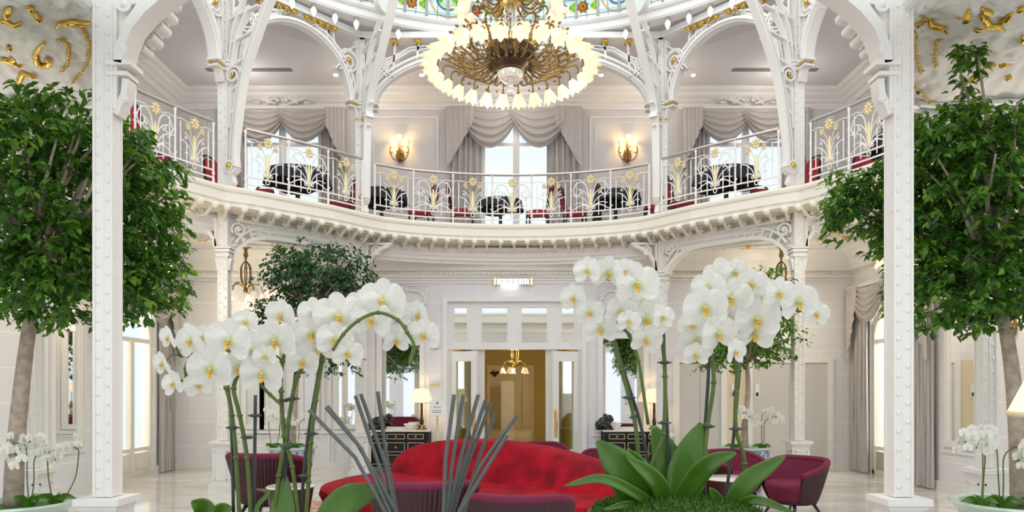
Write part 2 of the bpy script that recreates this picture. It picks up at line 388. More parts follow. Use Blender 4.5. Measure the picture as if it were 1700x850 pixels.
# modillion brackets under the fascia
def path_pts(path, step, s0=0):
    out = []; acc = -s0; 
    for i in range(len(path)-1):
        a, b = V((*path[i], 0)), V((*path[i+1], 0)); L = (b-a).length; t = -acc if acc < 0 else (step-acc if acc > 0 else 0)
        d = t
        while d <= L+1e-9: out.append(((a+(b-a)*(d/L)), (b-a).normalized())); d += step
        acc = (L-(d-step)) if d-step >= 0 else acc+L
        if acc < 0: pass
    return out
mod = MB(); mod.M = None
mod.strip([(-.1,4.70),(-.02,4.66),(.06,4.60),(.14,4.55),(.22,4.55),(.30,4.58),(.36,4.52)], [.025,.03,.035,.035,.03,.03,.04], .04, lambda a, b, t: (t, a, b-4.72))
mod.ball((0,-.12,-.045), .06, 10, 6); mod.box((0,.12,-.012),(.05,.44,.024))
mod.strip(spiral((.24,-.09), .05, .015, 0, 1.5, 12), .015, .045, lambda a, b, t: (t, a, b))
pm = path_pts(EDGE, .27, 0); first = None
for p, t in pm:
    if p.y < 8.2: continue
    rz = atan2(t.y, t.x)
    if first is None:
        first = mod.build('bracket', IV, fascia, smooth=35); o = first
    else: o = first.copy(); COL.objects.link(o)
    o.location = (p.x, p.y, 4.665); o.rotation_euler = (0,0,rz)
# plaster ceiling ornaments in the lower side bays
def oval_orn(cx_, cy_, rx, ry, rz, lab):
    mb = MB()
    def el(k, r, zz, n=40): return [(cx_+rx*k*cos(2*pi*i/n)*cos(rz)-ry*k*sin(2*pi*i/n)*sin(rz), cy_+rx*k*cos(2*pi*i/n)*sin(rz)+ry*k*sin(2*pi*i/n)*cos(rz), zz) for i in range(n+1)]
    mb.mi = 0; mb.tube(el(1, 0, ZL-.02), .035, 6); mb.tube(el(1.25, 0, ZL-.015), .03, 6)
    mb.mi = 1
    for i in range(90):
        a = 2*pi*i/90; k = 1.07+.1*random.random(); x = cx_+rx*k*cos(a)*cos(rz)-ry*k*sin(a)*sin(rz); y = cy_+rx*k*cos(a)*sin(rz)+ry*k*sin(a)*cos(rz)
        mb.mi = 2 if i % 11 in (0, 1) else 1
        mb.ball((x, y, ZL-.015), .06+.04*random.random(), 6, 4, (1,1,.6))
    struct(trim(mb, [WH, PLAS2, GOLD], smooth=40))
for sx in (-1, 1):
    oval_orn(sx*4.55, 13.85, 1.25, .42, sx*-.25, ''); oval_orn(sx*6.2, 11.6, .6, 1.5, 0, '')
# ornate near soffits, left and right of the arch
def soffit(sx):
    z0 = 4.8
    XI = lambda D: (3.34 if sx < 0 else 3.12)+max(0, D-5.75)*.5
    def S(u, v):
        D = 4.6+v*2.95; xi = XI(D); X = sx*(xi+u*(7.2-xi))
        z = z0 - .18*max(0, (v-.75)/.25)**2 - .1*max(0,(1-v-.8)/.2)
        cx0, cy0 = sx*4.85, 6.45
        dx, dy = X-cx0, D-cy0; r = math.hypot(dx, dy); a = atan2(dy, dx*sx)
        if a > 1.9 or a < -1.9: z += .09*noise.noise(V((X*2.2, D*2.2, 1)))+.07*abs(noise.noise(V((X*6, D*6, 3))))+.03*noise.noise(V((X*14, D*14, 3)))
        else: z += .03*abs(sin(a*13))*min(1, r/.5)*(1 if r < 1.3 else 0)+.05*(1 if r < 1.3 else 0)*cos(min(r,1.3)*1.2)
        if r > 1.3: z -= .09*noise.noise(V((X*3, D*3, 5)))+.09*abs(noise.noise(V((X*7, D*7, 9))))+.03*noise.noise(V((X*15, D*15, 9)))
        return (X, D, z)
    mb = MB(); mb.grid(S, 130, 110); o = mb.build('ceiling', PLAS, smooth=True, kind='structure')
    g = MB(); s_ = lambda pts, w_: g.tube([V((sx*x, y, S(min(1,max(0,(x-XI(y))/(7.2-XI(y)))), min(1,max(0,(y-4.6)/2.95)))[2]-.02)) for x, y in pts], w_, 8)
    def curve(pts, w0):
        q = spline([V((a, b, 0)) for a, b in pts], 5); n = len(q)
        s_([(p.x, p.y) for p in q], [w0*(.35+.9*sin(pi*min(1,(i+.5)/n))) for i in range(n)])
    # from the photo: pixel -> (|X|, D) on the plane z = 4.8
    def px(x, y):
        D = 3.11*F/(HY-y); return (abs((x-CX)*D/F) if sx < 0 else abs((x-CX)*D/F), D)
    if sx < 0:
        L = [[(75,65),(62,80),(58,92),(65,103),(76,103),(82,97),(78,92),(74,97)], [(94,50),(108,44),(125,41),(140,45),(152,50)], [(46,0),(50,10),(55,20)], [(58,26),(64,32),(66,36)],
             [(0,30),(10,32),(20,34),(36,33)], [(8,28),(13,18),(18,6)], [(0,106),(10,108),(22,112),(38,115)], [(12,111),(24,106),(36,112)], [(30,140),(33,130),(42,125),(62,128)], [(12,80),(18,84)]]
        BD = [[(118,47),(135,52),(140,62),(146,72),(145,85),(144,95),(140,108),(128,118),(115,127)], [(95,65),(104,72),(111,82),(112,92),(108,103),(98,112)]]
    else:
        L = [[(1514,44),(1524,39),(1532,34)], [(1534,41),(1550,44),(1562,48),(1572,54)], [(1609,2),(1604,12),(1601,18)], [(1597,24),(1591,34)], [(1617,50),(1632,51),(1650,50),(1668,53)], [(1628,28),(1636,38),(1646,46)], [(1655,44),(1668,38),(1680,26)], [(1690,14),(1700,6)],
             [(1632,114),(1645,108),(1652,116)], [(1660,110),(1670,105),(1678,112)], [(1682,106),(1690,98),(1700,100)], [(1604,130),(1616,130),(1624,131)], [(1671,130),(1678,126)], [(1629,10),(1640,18),(1648,19)], [(1698,60),(1700,70)]]
        BD = [[(1536,46),(1524,55),(1520,70),(1524,88),(1530,103),(1536,110)], [(1564,64),(1556,74),(1556,90),(1558,102)], [(1516,128),(1530,136),(1545,146),(1556,156)]]
    for c in L: curve([px(*p) for p in c], .024)
    for c in BD:
        for i in range(len(c)-1):
            for k in range(4):
                t = k/4; x = c[i][0]+(c[i+1][0]-c[i][0])*t; y = c[i][1]+(c[i+1][1]-c[i][1])*t; q = px(x, y)
                s_([(q[0]-.03, q[1]), (q[0]+.01, q[1]+.015)], .008)
    trim(g, GOLD, smooth=True)
    e = MB(); pp = [(sx*(4.24+2.98*i/16), 7.55+.05*sin(i*.9)) for i in range(17)]
    if sx > 0: pp = pp[::-1]
    e.tube([(x, y, 4.58) for x, y in pp], .07, 8); e.tube([(x, y-.1, 4.66) for x, y in pp], .035, 6)
    e.b2(sx*4.3, sx*7.22, 7.55, 7.75, 4.6, 4.98); e.tube([(sx*XI(y), y, 4.72) for y in (4.6,5.75,6.6,7.55)], .05, 8); trim(e, WH, smooth=40)
soffit(-1); soffit(1)
# near gallery above the viewer (seen in the mirrors)
mb = MB(); mb.b2(-3.3, 3.3, 3.6, 4.95, 4.74, 5.02); mb.b2(-3.3, 3.3, 4.93, 5.02, 4.72, 4.9); nearf = trim(mb, IV)

mb = MB(); mb.b2(-7.4, 7.4, -7.2, -1.7, 4.55, 4.65); struct(mb.build('ceiling', PLAS2))
mb = MB(); mb.b2(-7.4, 7.4, -1.7, -1.55, 4.62, 5.05); mb.b2(-7.4, 7.4, -1.6, -1.5, 4.96, 5.02); mb.b2(-7.4, 7.4, -1.62, -1.5, 4.62, 4.68); mb.b2(-7.4, 7.4, -2.0, -1.8, 4.3, 4.6); trim(mb, IV)
mb = MB()
for k in range(-5, 6): mb.b2(k*1.5-.35, k*1.5+.35, -7.3, -7.1, 0, 3.6)
mb.b2(-7.6, 7.6, -7.3, -7.1, 3.6, 4.6); struct(mb.build('wall_front', STO))
mb = MB(); mb.b2(-7.4, 7.4, -7.2, -3, -.1, 0); struct(mb.build('floor', MARB))
# ---------------------------------------------------------------- windows
def window(n, M, wd, z0, z1, arch=False, rails=(.0,), fr=.07, m=IV):
    root = thing('window_%d' % n, 'window', 'window'); del root['label'], root['category']; root['kind'] = 'structure'; root.matrix_world = M
    mb = MB(); h = wd/2
    if arch:
        zs = z1-h; pts = [(-h, z0)]+[(-h, zs)]+arc((0, zs), h, pi, 0, 16)+[(h, z0)]
        mb.strip(pts, fr*2, .1, lambda a, b, t: (a, t, b)); mb.box((0,0,zs),(wd,.08,fr))
    else:
        for s in (-1, 1): mb.box((s*(h-fr/2),0,(z0+z1)/2),(fr,.1,z1-z0))
        mb.box((0,0,z1-fr/2),(wd,.1,fr))
    mb.box((0,0,(z0+(z1 if not arch else zs))/2),(fr*1.7,.1,(z1 if not arch else zs)-z0))
    mb.box((0,0,z0+fr/2),(wd,.1,fr))
    for r in rails: mb.box((0,0,r),(wd,.07,fr*.9))
    mb.build('window_frame', m, root)
    g = MB(); g.box((0,.01,(z0+z1)/2-(.0 if not arch else .05)),(wd-.02,.01,z1-z0-(.02 if not arch else .12))); g.build('pane', GLS, root)
    if arch:
        p = MB()
        for s in (-1,1):
            p.box((s*h/2, -.01, z0+.27), (h-.16, .05, .36)); p.box((s*h/2, -.04, z0+.27), (h-.28, .03, .24))
        p.build('lower_panel', IV, root)
    return root
for i, (c, hw) in enumerate(UWX): window(i+1, Matrix.Translation((c, UW+.08, 0)), hw*2, ZG, 8.15, rails=(7.55,), fr=.09, m=WH)
for i, sx in enumerate((-1, 1)):
    window(4+i, Matrix.Translation((sx*(SX+.12), 13.62, 0)) @ Matrix.Rotation(R(90), 4, 'Z'), 1.45, 0, 3.36, arch=True, rails=(.52,), fr=.08)
# yellow stone reveals and facade outside the lower windows
yel = mat('pale yellow render', (.85,.75,.42), .8, noise_=.08); sky_e = mat('hazy daylight backdrop render', (.9,.9,.88), .9)  # plain pale yellow colour with slight random tone variation
for sx in (-1, 1):
    mb = MB(); mb.b2(sx*8.1, sx*8.4, 14.25, 14.75, 0, 4.2); mb.b2(sx*8.1, sx*8.4, 12.2, 12.6, 0, 4.2)
    mb.b2(sx*(SX+.3), sx*9.5, 11.5, 15.5, -.08, -.02)
    tag(mb.build('arcade_pier', yel), ('pale yellow stone arcade piers outside the left arched window' if sx < 0 else 'pale yellow stone arcade piers outside the right arched window'), 'pillar')

# ---------------------------------------------------------------- curtains
def curtain(mb, x0, x1, z0, z1, folds, amp=.05, pinch=0, y=0):
    def S(u, v):
        z = z1+(z0-z1)*v; x = x0+(x1-x0)*u; ph = u*folds*2*pi
        return (x+.012*sin(ph*1.7+v*3), y-amp*(.55+.45*sin(ph+.5*sin(v*4)))*(1 if v < .97 else 1.1)-.01*sin(ph*2.3+1), z)
    mb.grid(S, folds*10, 12)
    mb.grid(lambda u, v: (x0+(x1-x0)*u, y+.012, z1+(z0-z1)*v), 1, 1)
def swag(mb, xa, xb, z, drop, y=-.1, top=.06, nf=5, tilt=0):
    def S(u, v):
        x = xa+(xb-xa)*u; sag = (top+(drop-top)*v)*(4*u*(1-u))**.8
        edge = .10*v*(abs(2*u-1))**3
        e = .045*sin(v*nf*2*pi+.6*sin(u*7))*min(1, 4*u*(1-u)*2)*(.4+v)
        return (x, y-.06*sin(pi*u)-.035-e, z-sag-edge-tilt*v*u)
    mb.grid(S, 28, 44)
def jabot(mb, x, z, wd, length, s, y=-.12):
    # cascading tail: pleats whose hem steps upward toward the window
    n = 5
    for k in range(n):
        a = x+s*wd*k/n; b = x+s*wd*(k+1.3)/n; L0 = length*(1-k/n*.75); L1 = length*(1-(k+1)/n*.75)
        mb.grid(lambda u, v: (a+(b-a)*u, y-.05-.035*sin(u*pi)-.008*k, z-(L0+(L1-L0)*u+.05*sin(u*pi))*v), 8, 6)
def drapery(lab, M, hw, ztop, zbot, wleaf, swdrop, swn, group):
    root = thing('curtain', lab, 'curtain', group=group); root.matrix_world = M
    for s in (-1, 1):
        mb = MB(); curtain(mb, s*hw, s*(hw-wleaf), zbot, ztop-.02, 6, .09); mb.build('drape', CURT, root, smooth=True)
        mb = MB(); jabot(mb, s*hw, ztop, wleaf*.75, (ztop-zbot)*.42, -s); mb.build('tail', CURT, root, smooth=True)
    for s in (-1, 1):
        mb = MB(); swag(mb, s*(hw-.28), s*-.12, ztop, swdrop, -.14-.01*s, nf=swn); mb.build('swag', CURT, root, smooth=True)
    mb = MB(); mb.b2(-hw-.02, hw+.02, -.16, 0, ztop-.02, ztop+.05); mb.build('pelmet', WH, root)
    return root
drapery('grey satin curtain with double swag at the upper middle window', Matrix.Translation((.05, UW, 0)), 1.6, 8.38, ZG+.02, .82, 1.0, 5, None)
drapery('grey satin curtain with swags at the upper left gallery window', Matrix.Translation((-5.45, UW, 0)), 1.5, 8.35, ZG+.02, .6, .85, 5, None)
drapery('grey satin curtain with swags at the upper right gallery window', Matrix.Translation((5.55, UW, 0)), 1.5, 8.35, ZG+.02, .6, .85, 5, None)
drapery('silver satin curtain swagged over the ground floor left arched window', Matrix.Translation((-SX+.02, 13.62, 0)) @ Matrix.Rotation(R(90), 4, 'Z'), 1.33, 3.75, .02, .55, .75, 5, None)
drapery('silver satin curtain swagged over the ground floor right arched window', Matrix.Translation((SX-.02, 13.45, 0)) @ Matrix.Rotation(R(-90), 4, 'Z'), 1.45, 3.75, .02, .62, .75, 5, None)
# relief cartouches above the upper side windows and on lower wall
def cartouche(cx_, y, cz, wd, ht, lab, m=PLAS):
    mb = MB(); random.seed(int(abs(cx_*10)))
    for s in (-1, 1):
        mb.tube([(cx_+s*a*wd, y-.05, cz+b*ht) for a, b in spiral((.18,.05), .14, .03, 0, 1.4, 16)], .022, 6)
        mb.tube([(cx_+s*a*wd, y-.05, cz+b*ht) for a, b in [(.08,-.3),(.2,-.1),(.33,.05),(.42,-.05),(.5,.02)]], [.03,.045,.03,.02,.012], 6)
        for k in range(14):
            a = .06+.44*k/14; mb.ball((cx_+s*a*wd, y-.04, cz+ht*(.18*sin(k*1.3)-.05)), .05*(1.2-k/20), 6, 4, (1.1,.7,.8))
    for k in range(5): mb.ball((cx_+(k-2)*wd*.05, y-.06, cz+ht*(.28-.05*abs(k-2))), .055, 6, 4, (.6,.7,1.5))
    tag(mb.build('wall_relief', m, smooth=True), lab, 'relief')
cartouche(-5.45, UW-.1, 8.56, 1.8, .38, 'white sculpted plaster relief above the upper left window curtain')
cartouche(5.6, UW-.1, 8.56, 1.8, .38, 'white sculpted plaster relief above the upper right window curtain')
def panel_relief(x, lab):
    mb = MB(); y = BW-.02; z = 3.45
    pts = [(-.42,-.05),(-.5,.1),(-.38,.27),(-.2,.3),(0,.36),(.2,.3),(.38,.27),(.5,.1),(.42,-.05),(.45,-.25),(.3,-.36),(0,-.3),(-.3,-.36),(-.45,-.25),(-.42,-.05)]
    mb.tube([(x+a, y-.02, z+b) for a, b in [(p.x, p.y) for p in spline([V((a,b,0)) for a, b in pts], 4)]], .03, 6)
    for s in (-1,1):
        mb.tube([(x+s*a, y-.03, z+b) for a, b in spiral((.42,-.2), .12, .03, 1, 1.5, 14)], .018, 6)
        for k in range(8): mb.ball((x+s*(.46+.02*sin(k)), y-.02, z-.3+.07*k), .035, 6, 4)
    for k in range(5): mb.ball((x+(k-2)*.05, y-.03, z+.38-.02*abs(k-2)), .04, 6, 4, (.7,.7,1.6))
    frame(mb, x-.6, x+.6, z-.5, z+.42, BW, .025, .025)
    tag(mb.build('wall_relief', WH, smooth=40), lab, 'relief')
panel_relief(-2.3, 'white plaster scroll relief over the mirror left of the doorway'); panel_relief(2.35, 'white plaster scroll relief over the mirror right of the doorway')

# ---------------------------------------------------------------- central doorway
mb = MB(); y = BW
frame(mb, -1.45, 1.56, -.05, 3.62, y+.02, .1, .09)
mb.b2(-1.39, DX0-.0, y+.02, y+.1, 2.53, 2.62); mb.b2(-1.39, 1.5, y-.01, y+.12, 2.52, 2.62)
TR = [(-1.25,-.85),(-.62,.02),(.14,.72),(.92,1.34)]
TR = [((754-CX)*BW/F,(775-CX)*BW/F),((800-CX)*BW/F,(842-CX)*BW/F),((866-CX)*BW/F,(908-CX)*BW/F),((933-CX)*BW/F,(953-CX)*BW/F)]
xs = -1.39
for a, b in TR: mb.b2(xs, a, y+.02, y+.1, 2.55, 3.55); mb.b2(a, b, y+.02, y+.1, 2.55, 2.66); mb.b2(a, b, y+.02, y+.1, 3.4, 3.55); frame(mb, a-.04, b+.04, 2.62, 3.44, y+.02, .035, .03); xs = b
mb.b2(xs, 1.5, y+.02, y+.1, 2.55, 3.55)
mb.b2(-1.39, -1.25, y+.02, y+.1, 0, 2.55); mb.b2(1.38, 1.5, y+.02, y+.1, 0, 2.55)
mb.b2(-.60, -.47-.3+.0, y+.1, y+.2, 0, 2.55) if False else None
dr = struct(mb.build('door_1', WH))
g = MB()
for a, b in TR: g.b2(a, b, y+.05, y+.06, 2.66, 3.4)
g.build('transom_mirror', MIR, dr)
# fixed jambs at opening
g = MB(); g.b2(-.86, -.58, y+.1, y+.17, 0, 2.52); g.b2(.71, .95, y+.1, y+.17, 0, 2.52); g.build('side_jamb', WH, dr)
def leaf(sx, hx, ang, lab):
    root = thing('door_%d' % (2 if sx < 0 else 3), '', ''); del root['label'], root['category']; root['kind'] = 'structure'
    root.location = (hx, y-.02, .01); root.rotation_euler = (0,0,ang); wd = .66; h = 2.46; s = -sx
    mb = MB(); X = lambda a: s*a
    mb.b2(X(0), X(.12), -.025, .025, 0, h); mb.b2(X(wd-.12), X(wd), -.025, .025, 0, h); mb.b2(X(.12), X(wd-.12), -.025, .025, 0, .42); mb.b2(X(.12), X(wd-.12), -.025, .025, h-.2, h)
    frame(mb, min(X(.12),X(wd-.12))-.02, max(X(.12),X(wd-.12))+.02, .40, h-.18, -.02, .03, .02)
    frame(mb, min(X(.14),X(wd-.14)), max(X(.14),X(wd-.14)), .08, .36, -.02, .02, .015)
    mb.build('door_leaf', WH, root)
    g = MB(); g.b2(X(.12), X(wd-.12), -.004, .004, .42, h-.2); g.build('pane', glassy('green tinted door glass' + lab, (.86,.93,.86), .18), root)
    hb = MB()
    for f in (-1, 1): hb.tube([(X(wd-.06), f*.03, .75), (X(wd-.06), f*.07, .8), (X(wd-.06), f*.07, 1.2), (X(wd-.06), f*.03, 1.25)], .016, 8); hb.b2(X(wd-.09), X(wd-.03), f*.026, f*.034, .7, 1.3)
    hb.build('door_handle', BRASS2, root, smooth=40)
leaf(-1, -1.25, R(-35), 'l'); leaf(1, 1.37, R(35), 'r')
# corridor behind
mb = MB(); mb.b2(-1.6,-1.5, 15.3, 23, 0, 3.2); mb.b2(1.6,1.7, 15.3, 23, 0, 3.2)
mb.b2(-2.5,-.72, 23, 23.15, 0, 3.2); mb.b2(.62, 2.5, 23, 23.15, 0, 3.2); mb.b2(-.72,.62, 23, 23.15, 2.37, 3.2); struct(mb.build('wall_corridor', OLIVE))
mb = MB(); mb.b2(-1.6, 1.7, 15.2, 23, 3.2, 3.3); mb.b2(-2.6, 2.6, 23, 31.2, 3.0, 3.1); struct(mb.build('ceiling', mat('corridor ceiling', (.62,.5,.25), .7)))
mb = MB(); mb.b2(-2.6,2.6, 31, 31.2, 0, 3.1); mb.b2(-2.6,-2.5, 23.1, 31, 0, 3.1); mb.b2(2.5,2.6, 23.1, 31, 0, 3.1); mb.b2(-2.5,2.5,30.96,31,0,.5); struct(mb.build('wall_far', CREAM))
mb = MB(); frame(mb, -.8, .70, -.05, 2.45, 23, .08, .05); mb.b2(.45,.5,30.9,31,0,3); mb.b2(.8,.85,30.9,31,0,3); trim(mb, CREAM)
mb = MB(); mb.b2(-.46, .08, 29.9, 29.95, .01, 2.03)
for z0, z1 in ((.15,.6),(.7,.85),(.95,1.5),(1.6,1.9)): frame(mb, -.40, .02, z0, z1, 29.9, .03, .02)
struct(mb.build('door_4', WH))
lp = thing('hanging_planter', 'dark trailing plant hanging beyond the corridor doorway', 'plant', (-.62, 25.5, 2.25))
mb = MB(); mb.lathe([(.04,-.12),(.12,0),(.1,.02)], n=10); mb.build('bowl', BRONZE, lp)
mb = MB()
for k in range(60): 
    a = random.uniform(0, 6.28); r = random.uniform(.05,.25); mb.box((r*cos(a), r*sin(a), .05-.25*r+random.uniform(-.03,.05)), (.06,.02,.03), a)
mb.build('foliage', LFB[0], lp, kind='stuff'); mb = MB(); mb.tube([(0,0,0),(0,0,.75)], .006, 5); mb.build('chain', BRONZE, lp)
for s in (-1, 1): light('rear_fill_light', 'POINT', (s*3.5, -4.5, 3.6), 40, (1,.9,.75), .2)  # fill points added behind the viewer to brighten the mirrored rear
light('corridor_chandelier_light', 'POINT', (0.0, 19, 2.6), 45, (1,.78,.4), .25)
light('far_room_light', 'POINT', (1.2, 27, 2.6), 60, (1,.85,.62), .3)

# ---------------------------------------------------------------- side wall & back wall furniture: mirrors, lift doors, wainscot
def mirror(lab, M, wd, z0, z1, bars=()):
    root = thing('wall_mirror', lab, 'mirror'); root.matrix_world = M
    mb = MB(); frame(mb, -wd/2-.1, wd/2+.1, z0-.1, z1+.1, 0, .1, .05); frame(mb, -wd/2-.2, wd/2+.2, z0-.2, z1+.2, 0, .05, .03)
    for b in bars: mb.b2(b-.04, b+.04, -.05, 0, z0, z1)
    mb.build('frame', WH, root); g = MB(); g.b2(-wd/2, wd/2, -.015, 0, z0, z1); g.build('mirror_glass', MIR, root); return root
mirror('tall white framed mirror above the left black console', Matrix.Translation((-2.33, BW, 0)), .80, .9, 2.75)
mirror('tall white framed mirror above the right black console', Matrix.Translation((2.33, BW, 0)), .86, .9, 2.75)
mirror('white framed mirror on the left side wall behind the large ficus', Matrix.Translation((-SX, 11.45, 0)) @ Matrix.Rotation(R(90), 4, 'Z'), .62, .85, 3.0)
mirror('white framed mirror on the right side wall beside the curtain', Matrix.Translation((SX, 11.3, 0)) @ Matrix.Rotation(R(-90), 4, 'Z'), .75, .85, 3.0)
for k, (a, b, lab) in enumerate(((410,432,'narrow mirror panel beside the left column, furthest left of the four on the back wall'),(440,457,'narrow mirror panel left of the potted orchids behind the burgundy armchair'),(505,523,'narrow mirror panel right of the blue and white planter on the left'),(562,590,'narrow mirror panel just left of the second column from the left, by the grey reeds'))):
    mirror(lab, Matrix.Translation((((a+b)/2-CX)*BW/F, BW, 0)), (b-a)*BW/F, .95, 2.9)
mb = MB()
for a, b in ((400,470),(480,548),(552,596)): frame(mb, (a-CX)*BW/F, (b-CX)*BW/F, .12, .72, BW, .03, .025)
mb.b2((392-CX)*BW/F, (600-CX)*BW/F, BW-.04, BW, .76, .82); trim(mb, WH)
# lift doors on the right
LFT = mat('pale grey lift door', (.60,.58,.56), .35)
for n, (a, b) in enumerate(((1127,1196),(1248,1372))):
    x0, x1 = (a-CX)*BW/F, (b-CX)*BW/F
    mb = MB(); mid = (x0+x1)/2; mb.b2(x0, mid-.004, BW-.03, BW-.005, 0, 2.22); mb.b2(mid+.004, x1, BW-.03, BW-.005, 0, 2.22)
    d = struct(mb.build('door_%d' % (5+n), LFT)); f = MB(); frame(f, x0-.12, x1+.12, -.12, 2.36, BW, .12, .06); f.build('door_frame', WH, d)
mb = MB(); x0, x1 = (1197-CX)*BW/F, (1247-CX)*BW/F; mb.b2(x0, x1, BW-.02, BW, .05, 2.3); trim(mb, CREAM)
li = thing('lift_indicator', 'small grey lift floor display with arrows above the lift doors', 'sign', ((1159-CX)*BW/F, BW-.02, 2.31))
mb = MB(); mb.b2(-.19,.19,-.02,0,-.065,.065); mb.build('plate', mat('brushed steel', (.4,.38,.36), .35, .7), li)
mb = MB(); mb.b2(-.05,.06,-.025,-.018,-.045,.045); mb.build('display', mat('dark display', (.05,.015,.01), .2), li)
for s in (-1, 1):
    mb = MB(); mb.add([(s*.12-.03,-.024,.03),(s*.12+.03,-.024,.03),(s*.12,-.024,-.03)],[(0,1,2)]); mb.build('arrow', mat('lit white arrow', (1,1,1), .5, emit=1), li)
def text(body, size, loc, rot, m, parent, name='lettering', align='CENTER'):
    c = bpy.data.curves.new(name, 'FONT'); c.body = body; c.size = size; c.align_x = align; c.extrude = size*.02
    t = bpy.data.objects.new('t', c); COL.objects.link(t); bpy.context.view_layer.update()
    me = bpy.data.meshes.new_from_object(t.evaluated_get(bpy.context.evaluated_depsgraph_get())); bpy.data.objects.remove(t)
    o = bpy.data.objects.new(name, me); COL.objects.link(o); me.materials.append(m); o.location = loc; o.rotation_euler = rot; o.parent = parent; return o
text('0', .09, (.005, -.027, -.032), (R(90),0,0), mat('red digit', (1,.15,.02), .5, emit=2), li, 'digit')
for i, x in enumerate((1217, 1256)):
    r = thing('lift_button_panel', ('white lift call button plate left of the ficus trunk' if i == 0 else 'white lift call button plate right of the ficus trunk'), 'switch', ((x-CX)*BW/F, BW-.025, 1.65))
    mb = MB(); mb.b2(-.045,.045,-.015,0,-.15,.15); mb.build('plate', WH, r); mb = MB(); mb.b2(-.025,.025,-.022,-.014,-.11,-.03); mb.build('button', BLK, r)
# emergency style wall lamp above the door
r = thing('wall_light_bar', 'crystal bar wall light with gold ends above the doorway', 'lamp', ((852-CX)*BW/F, BW-.02, 3.94-.02))
mb = MB()
for k in range(12): mb.b2(-.34+k*.0567, -.34+k*.0567+.045, -.08, 0, -.05, .07)
mb.build('crystal_bars', CRY, r); mb = MB()
for s in (-1,1): mb.b2(s*.36, s*.4, -.09, 0, -.06, .08)
mb.build('end_cap', BRASS2, r)
mb = MB(); mb.b2(-.25,.1,-.075,-.02,-.09,-.05); mb.build('light_tube', mat('lit tube', (1,.97,.9), .5, emit=2), r)

# ---------------------------------------------------------------- columns, arches, ribs
C0 = {(-1): (-3.22,5.7), 1: (3.08,5.7)}; C1 = {-1: (-4.78,11.9), 1: (4.75,11.9)}; C2 = {-1: (-2.93,13.9), 1: (2.91,13.9)}; C3 = {-1: (-5.19,7.75), 1: (5.13,7.75)}
def column(loc, rz, ztop, w_, lab, caps=(), ped=.84, blen=1.9):
    root = thing('iron_column', lab, 'column', (loc[0], loc[1], 0), rz)
    mb = MB(); pw = w_*1.75
    mb.box((0,0,.06),(pw+.1,pw+.1,.12)); mb.box((0,0,.42),(pw,pw,.72)); mb.box((0,0,ped-.03),(pw+.08,pw+.08,.05)); mb.box((0,0,ped-.07),(pw+.03,pw+.03,.04))
    for a in range(4):
        Mx = Matrix.Rotation(a*pi/2, 4, 'Z')
        for (x0,x1,z0,z1) in ((-.36,.36,.19,.21),(-.36,.36,.66,.68),(-.36,-.32,.19,.68),(.32,.36,.19,.68)):
            q = [Mx @ V(((x0+x1)/2*pw, -pw/2-.004, 0))]; mb.box((q[0].x, q[0].y, (z0+z1)/2), (abs(x1-x0)*pw, .014, z1-z0), a*pi/2)
    mb.build('pedestal', WH, root)
    mb = MB(); t = w_*.12
    # box-section shaft: four corner angles, recessed web plates
    for sx in (-1,1):
        for sy in (-1,1): mb.box((sx*(w_/2-t/2), sy*(w_/2-t/2), (ped+ztop)/2), (t, t, ztop-ped))
    mb.box((0,0,(ped+ztop)/2), (w_*.9, w_*.84, ztop-ped)); mb.box((0,-w_*.43,(ped+ztop)/2), (w_*.10,w_*.06,ztop-ped))
    n = int((ztop-ped)/(w_*.95)); 
    for i in range(n):
        z = ped+.08+(i+.0)*(ztop-ped-.1)/n
        for s, dz in ((-1,0),(1,.5)):
            zz = z+dz*(ztop-ped)/n
            mb.ball((s*w_*.24, -w_*.425, zz), w_*.12, 10, 5, (1,.7,1)); mb.ball((s*w_*.45, s*0-w_*.24, zz), w_*.06, 6, 4)
    mb.build('shaft', WH2, root, smooth=35)
    for z in caps:
        mb = MB(); mb.box((0,0,z),(w_*1.5,w_*1.3,.05)); mb.box((0,0,z-.07),(w_*1.35,w_*1.2,.06)); mb.box((0,0,z+.05),(w_*1.7,w_*1.4,.03))
        for s in (-1,1): mb.strip([(s*w_*.5,z-.32),(s*w_*.55,z-.22),(s*w_*.72,z-.12)], .05, .12, lambda a, b, t: (a, t, b))
        mb.build('capital', WH2, root, smooth=30)
    return root
lr = {-1: 'left', 1: 'right'}
def axis(c): return atan2(-(c[1]-9.9), -c[0])+pi/2
for s in (-1, 1):
    column(C0[s], 0, 5.6, .155, 'broad white riveted iron column nearest the viewer on the '+lr[s], (), ped=.84)
    column(C1[s], 0, 8.5, .165, 'white riveted iron column between the curved balcony bays on the '+lr[s], (3.98, 7.05), )
    column(C2[s], 0, 8.5, .18, 'white riveted iron column beside the central bay, just '+lr[s]+' of the doorway consoles', (3.9, 7.2))
    column(C3[s], 0, 4.75, .155, 'white riveted iron column partly hidden behind the big ficus trunk on the '+lr[s], ())
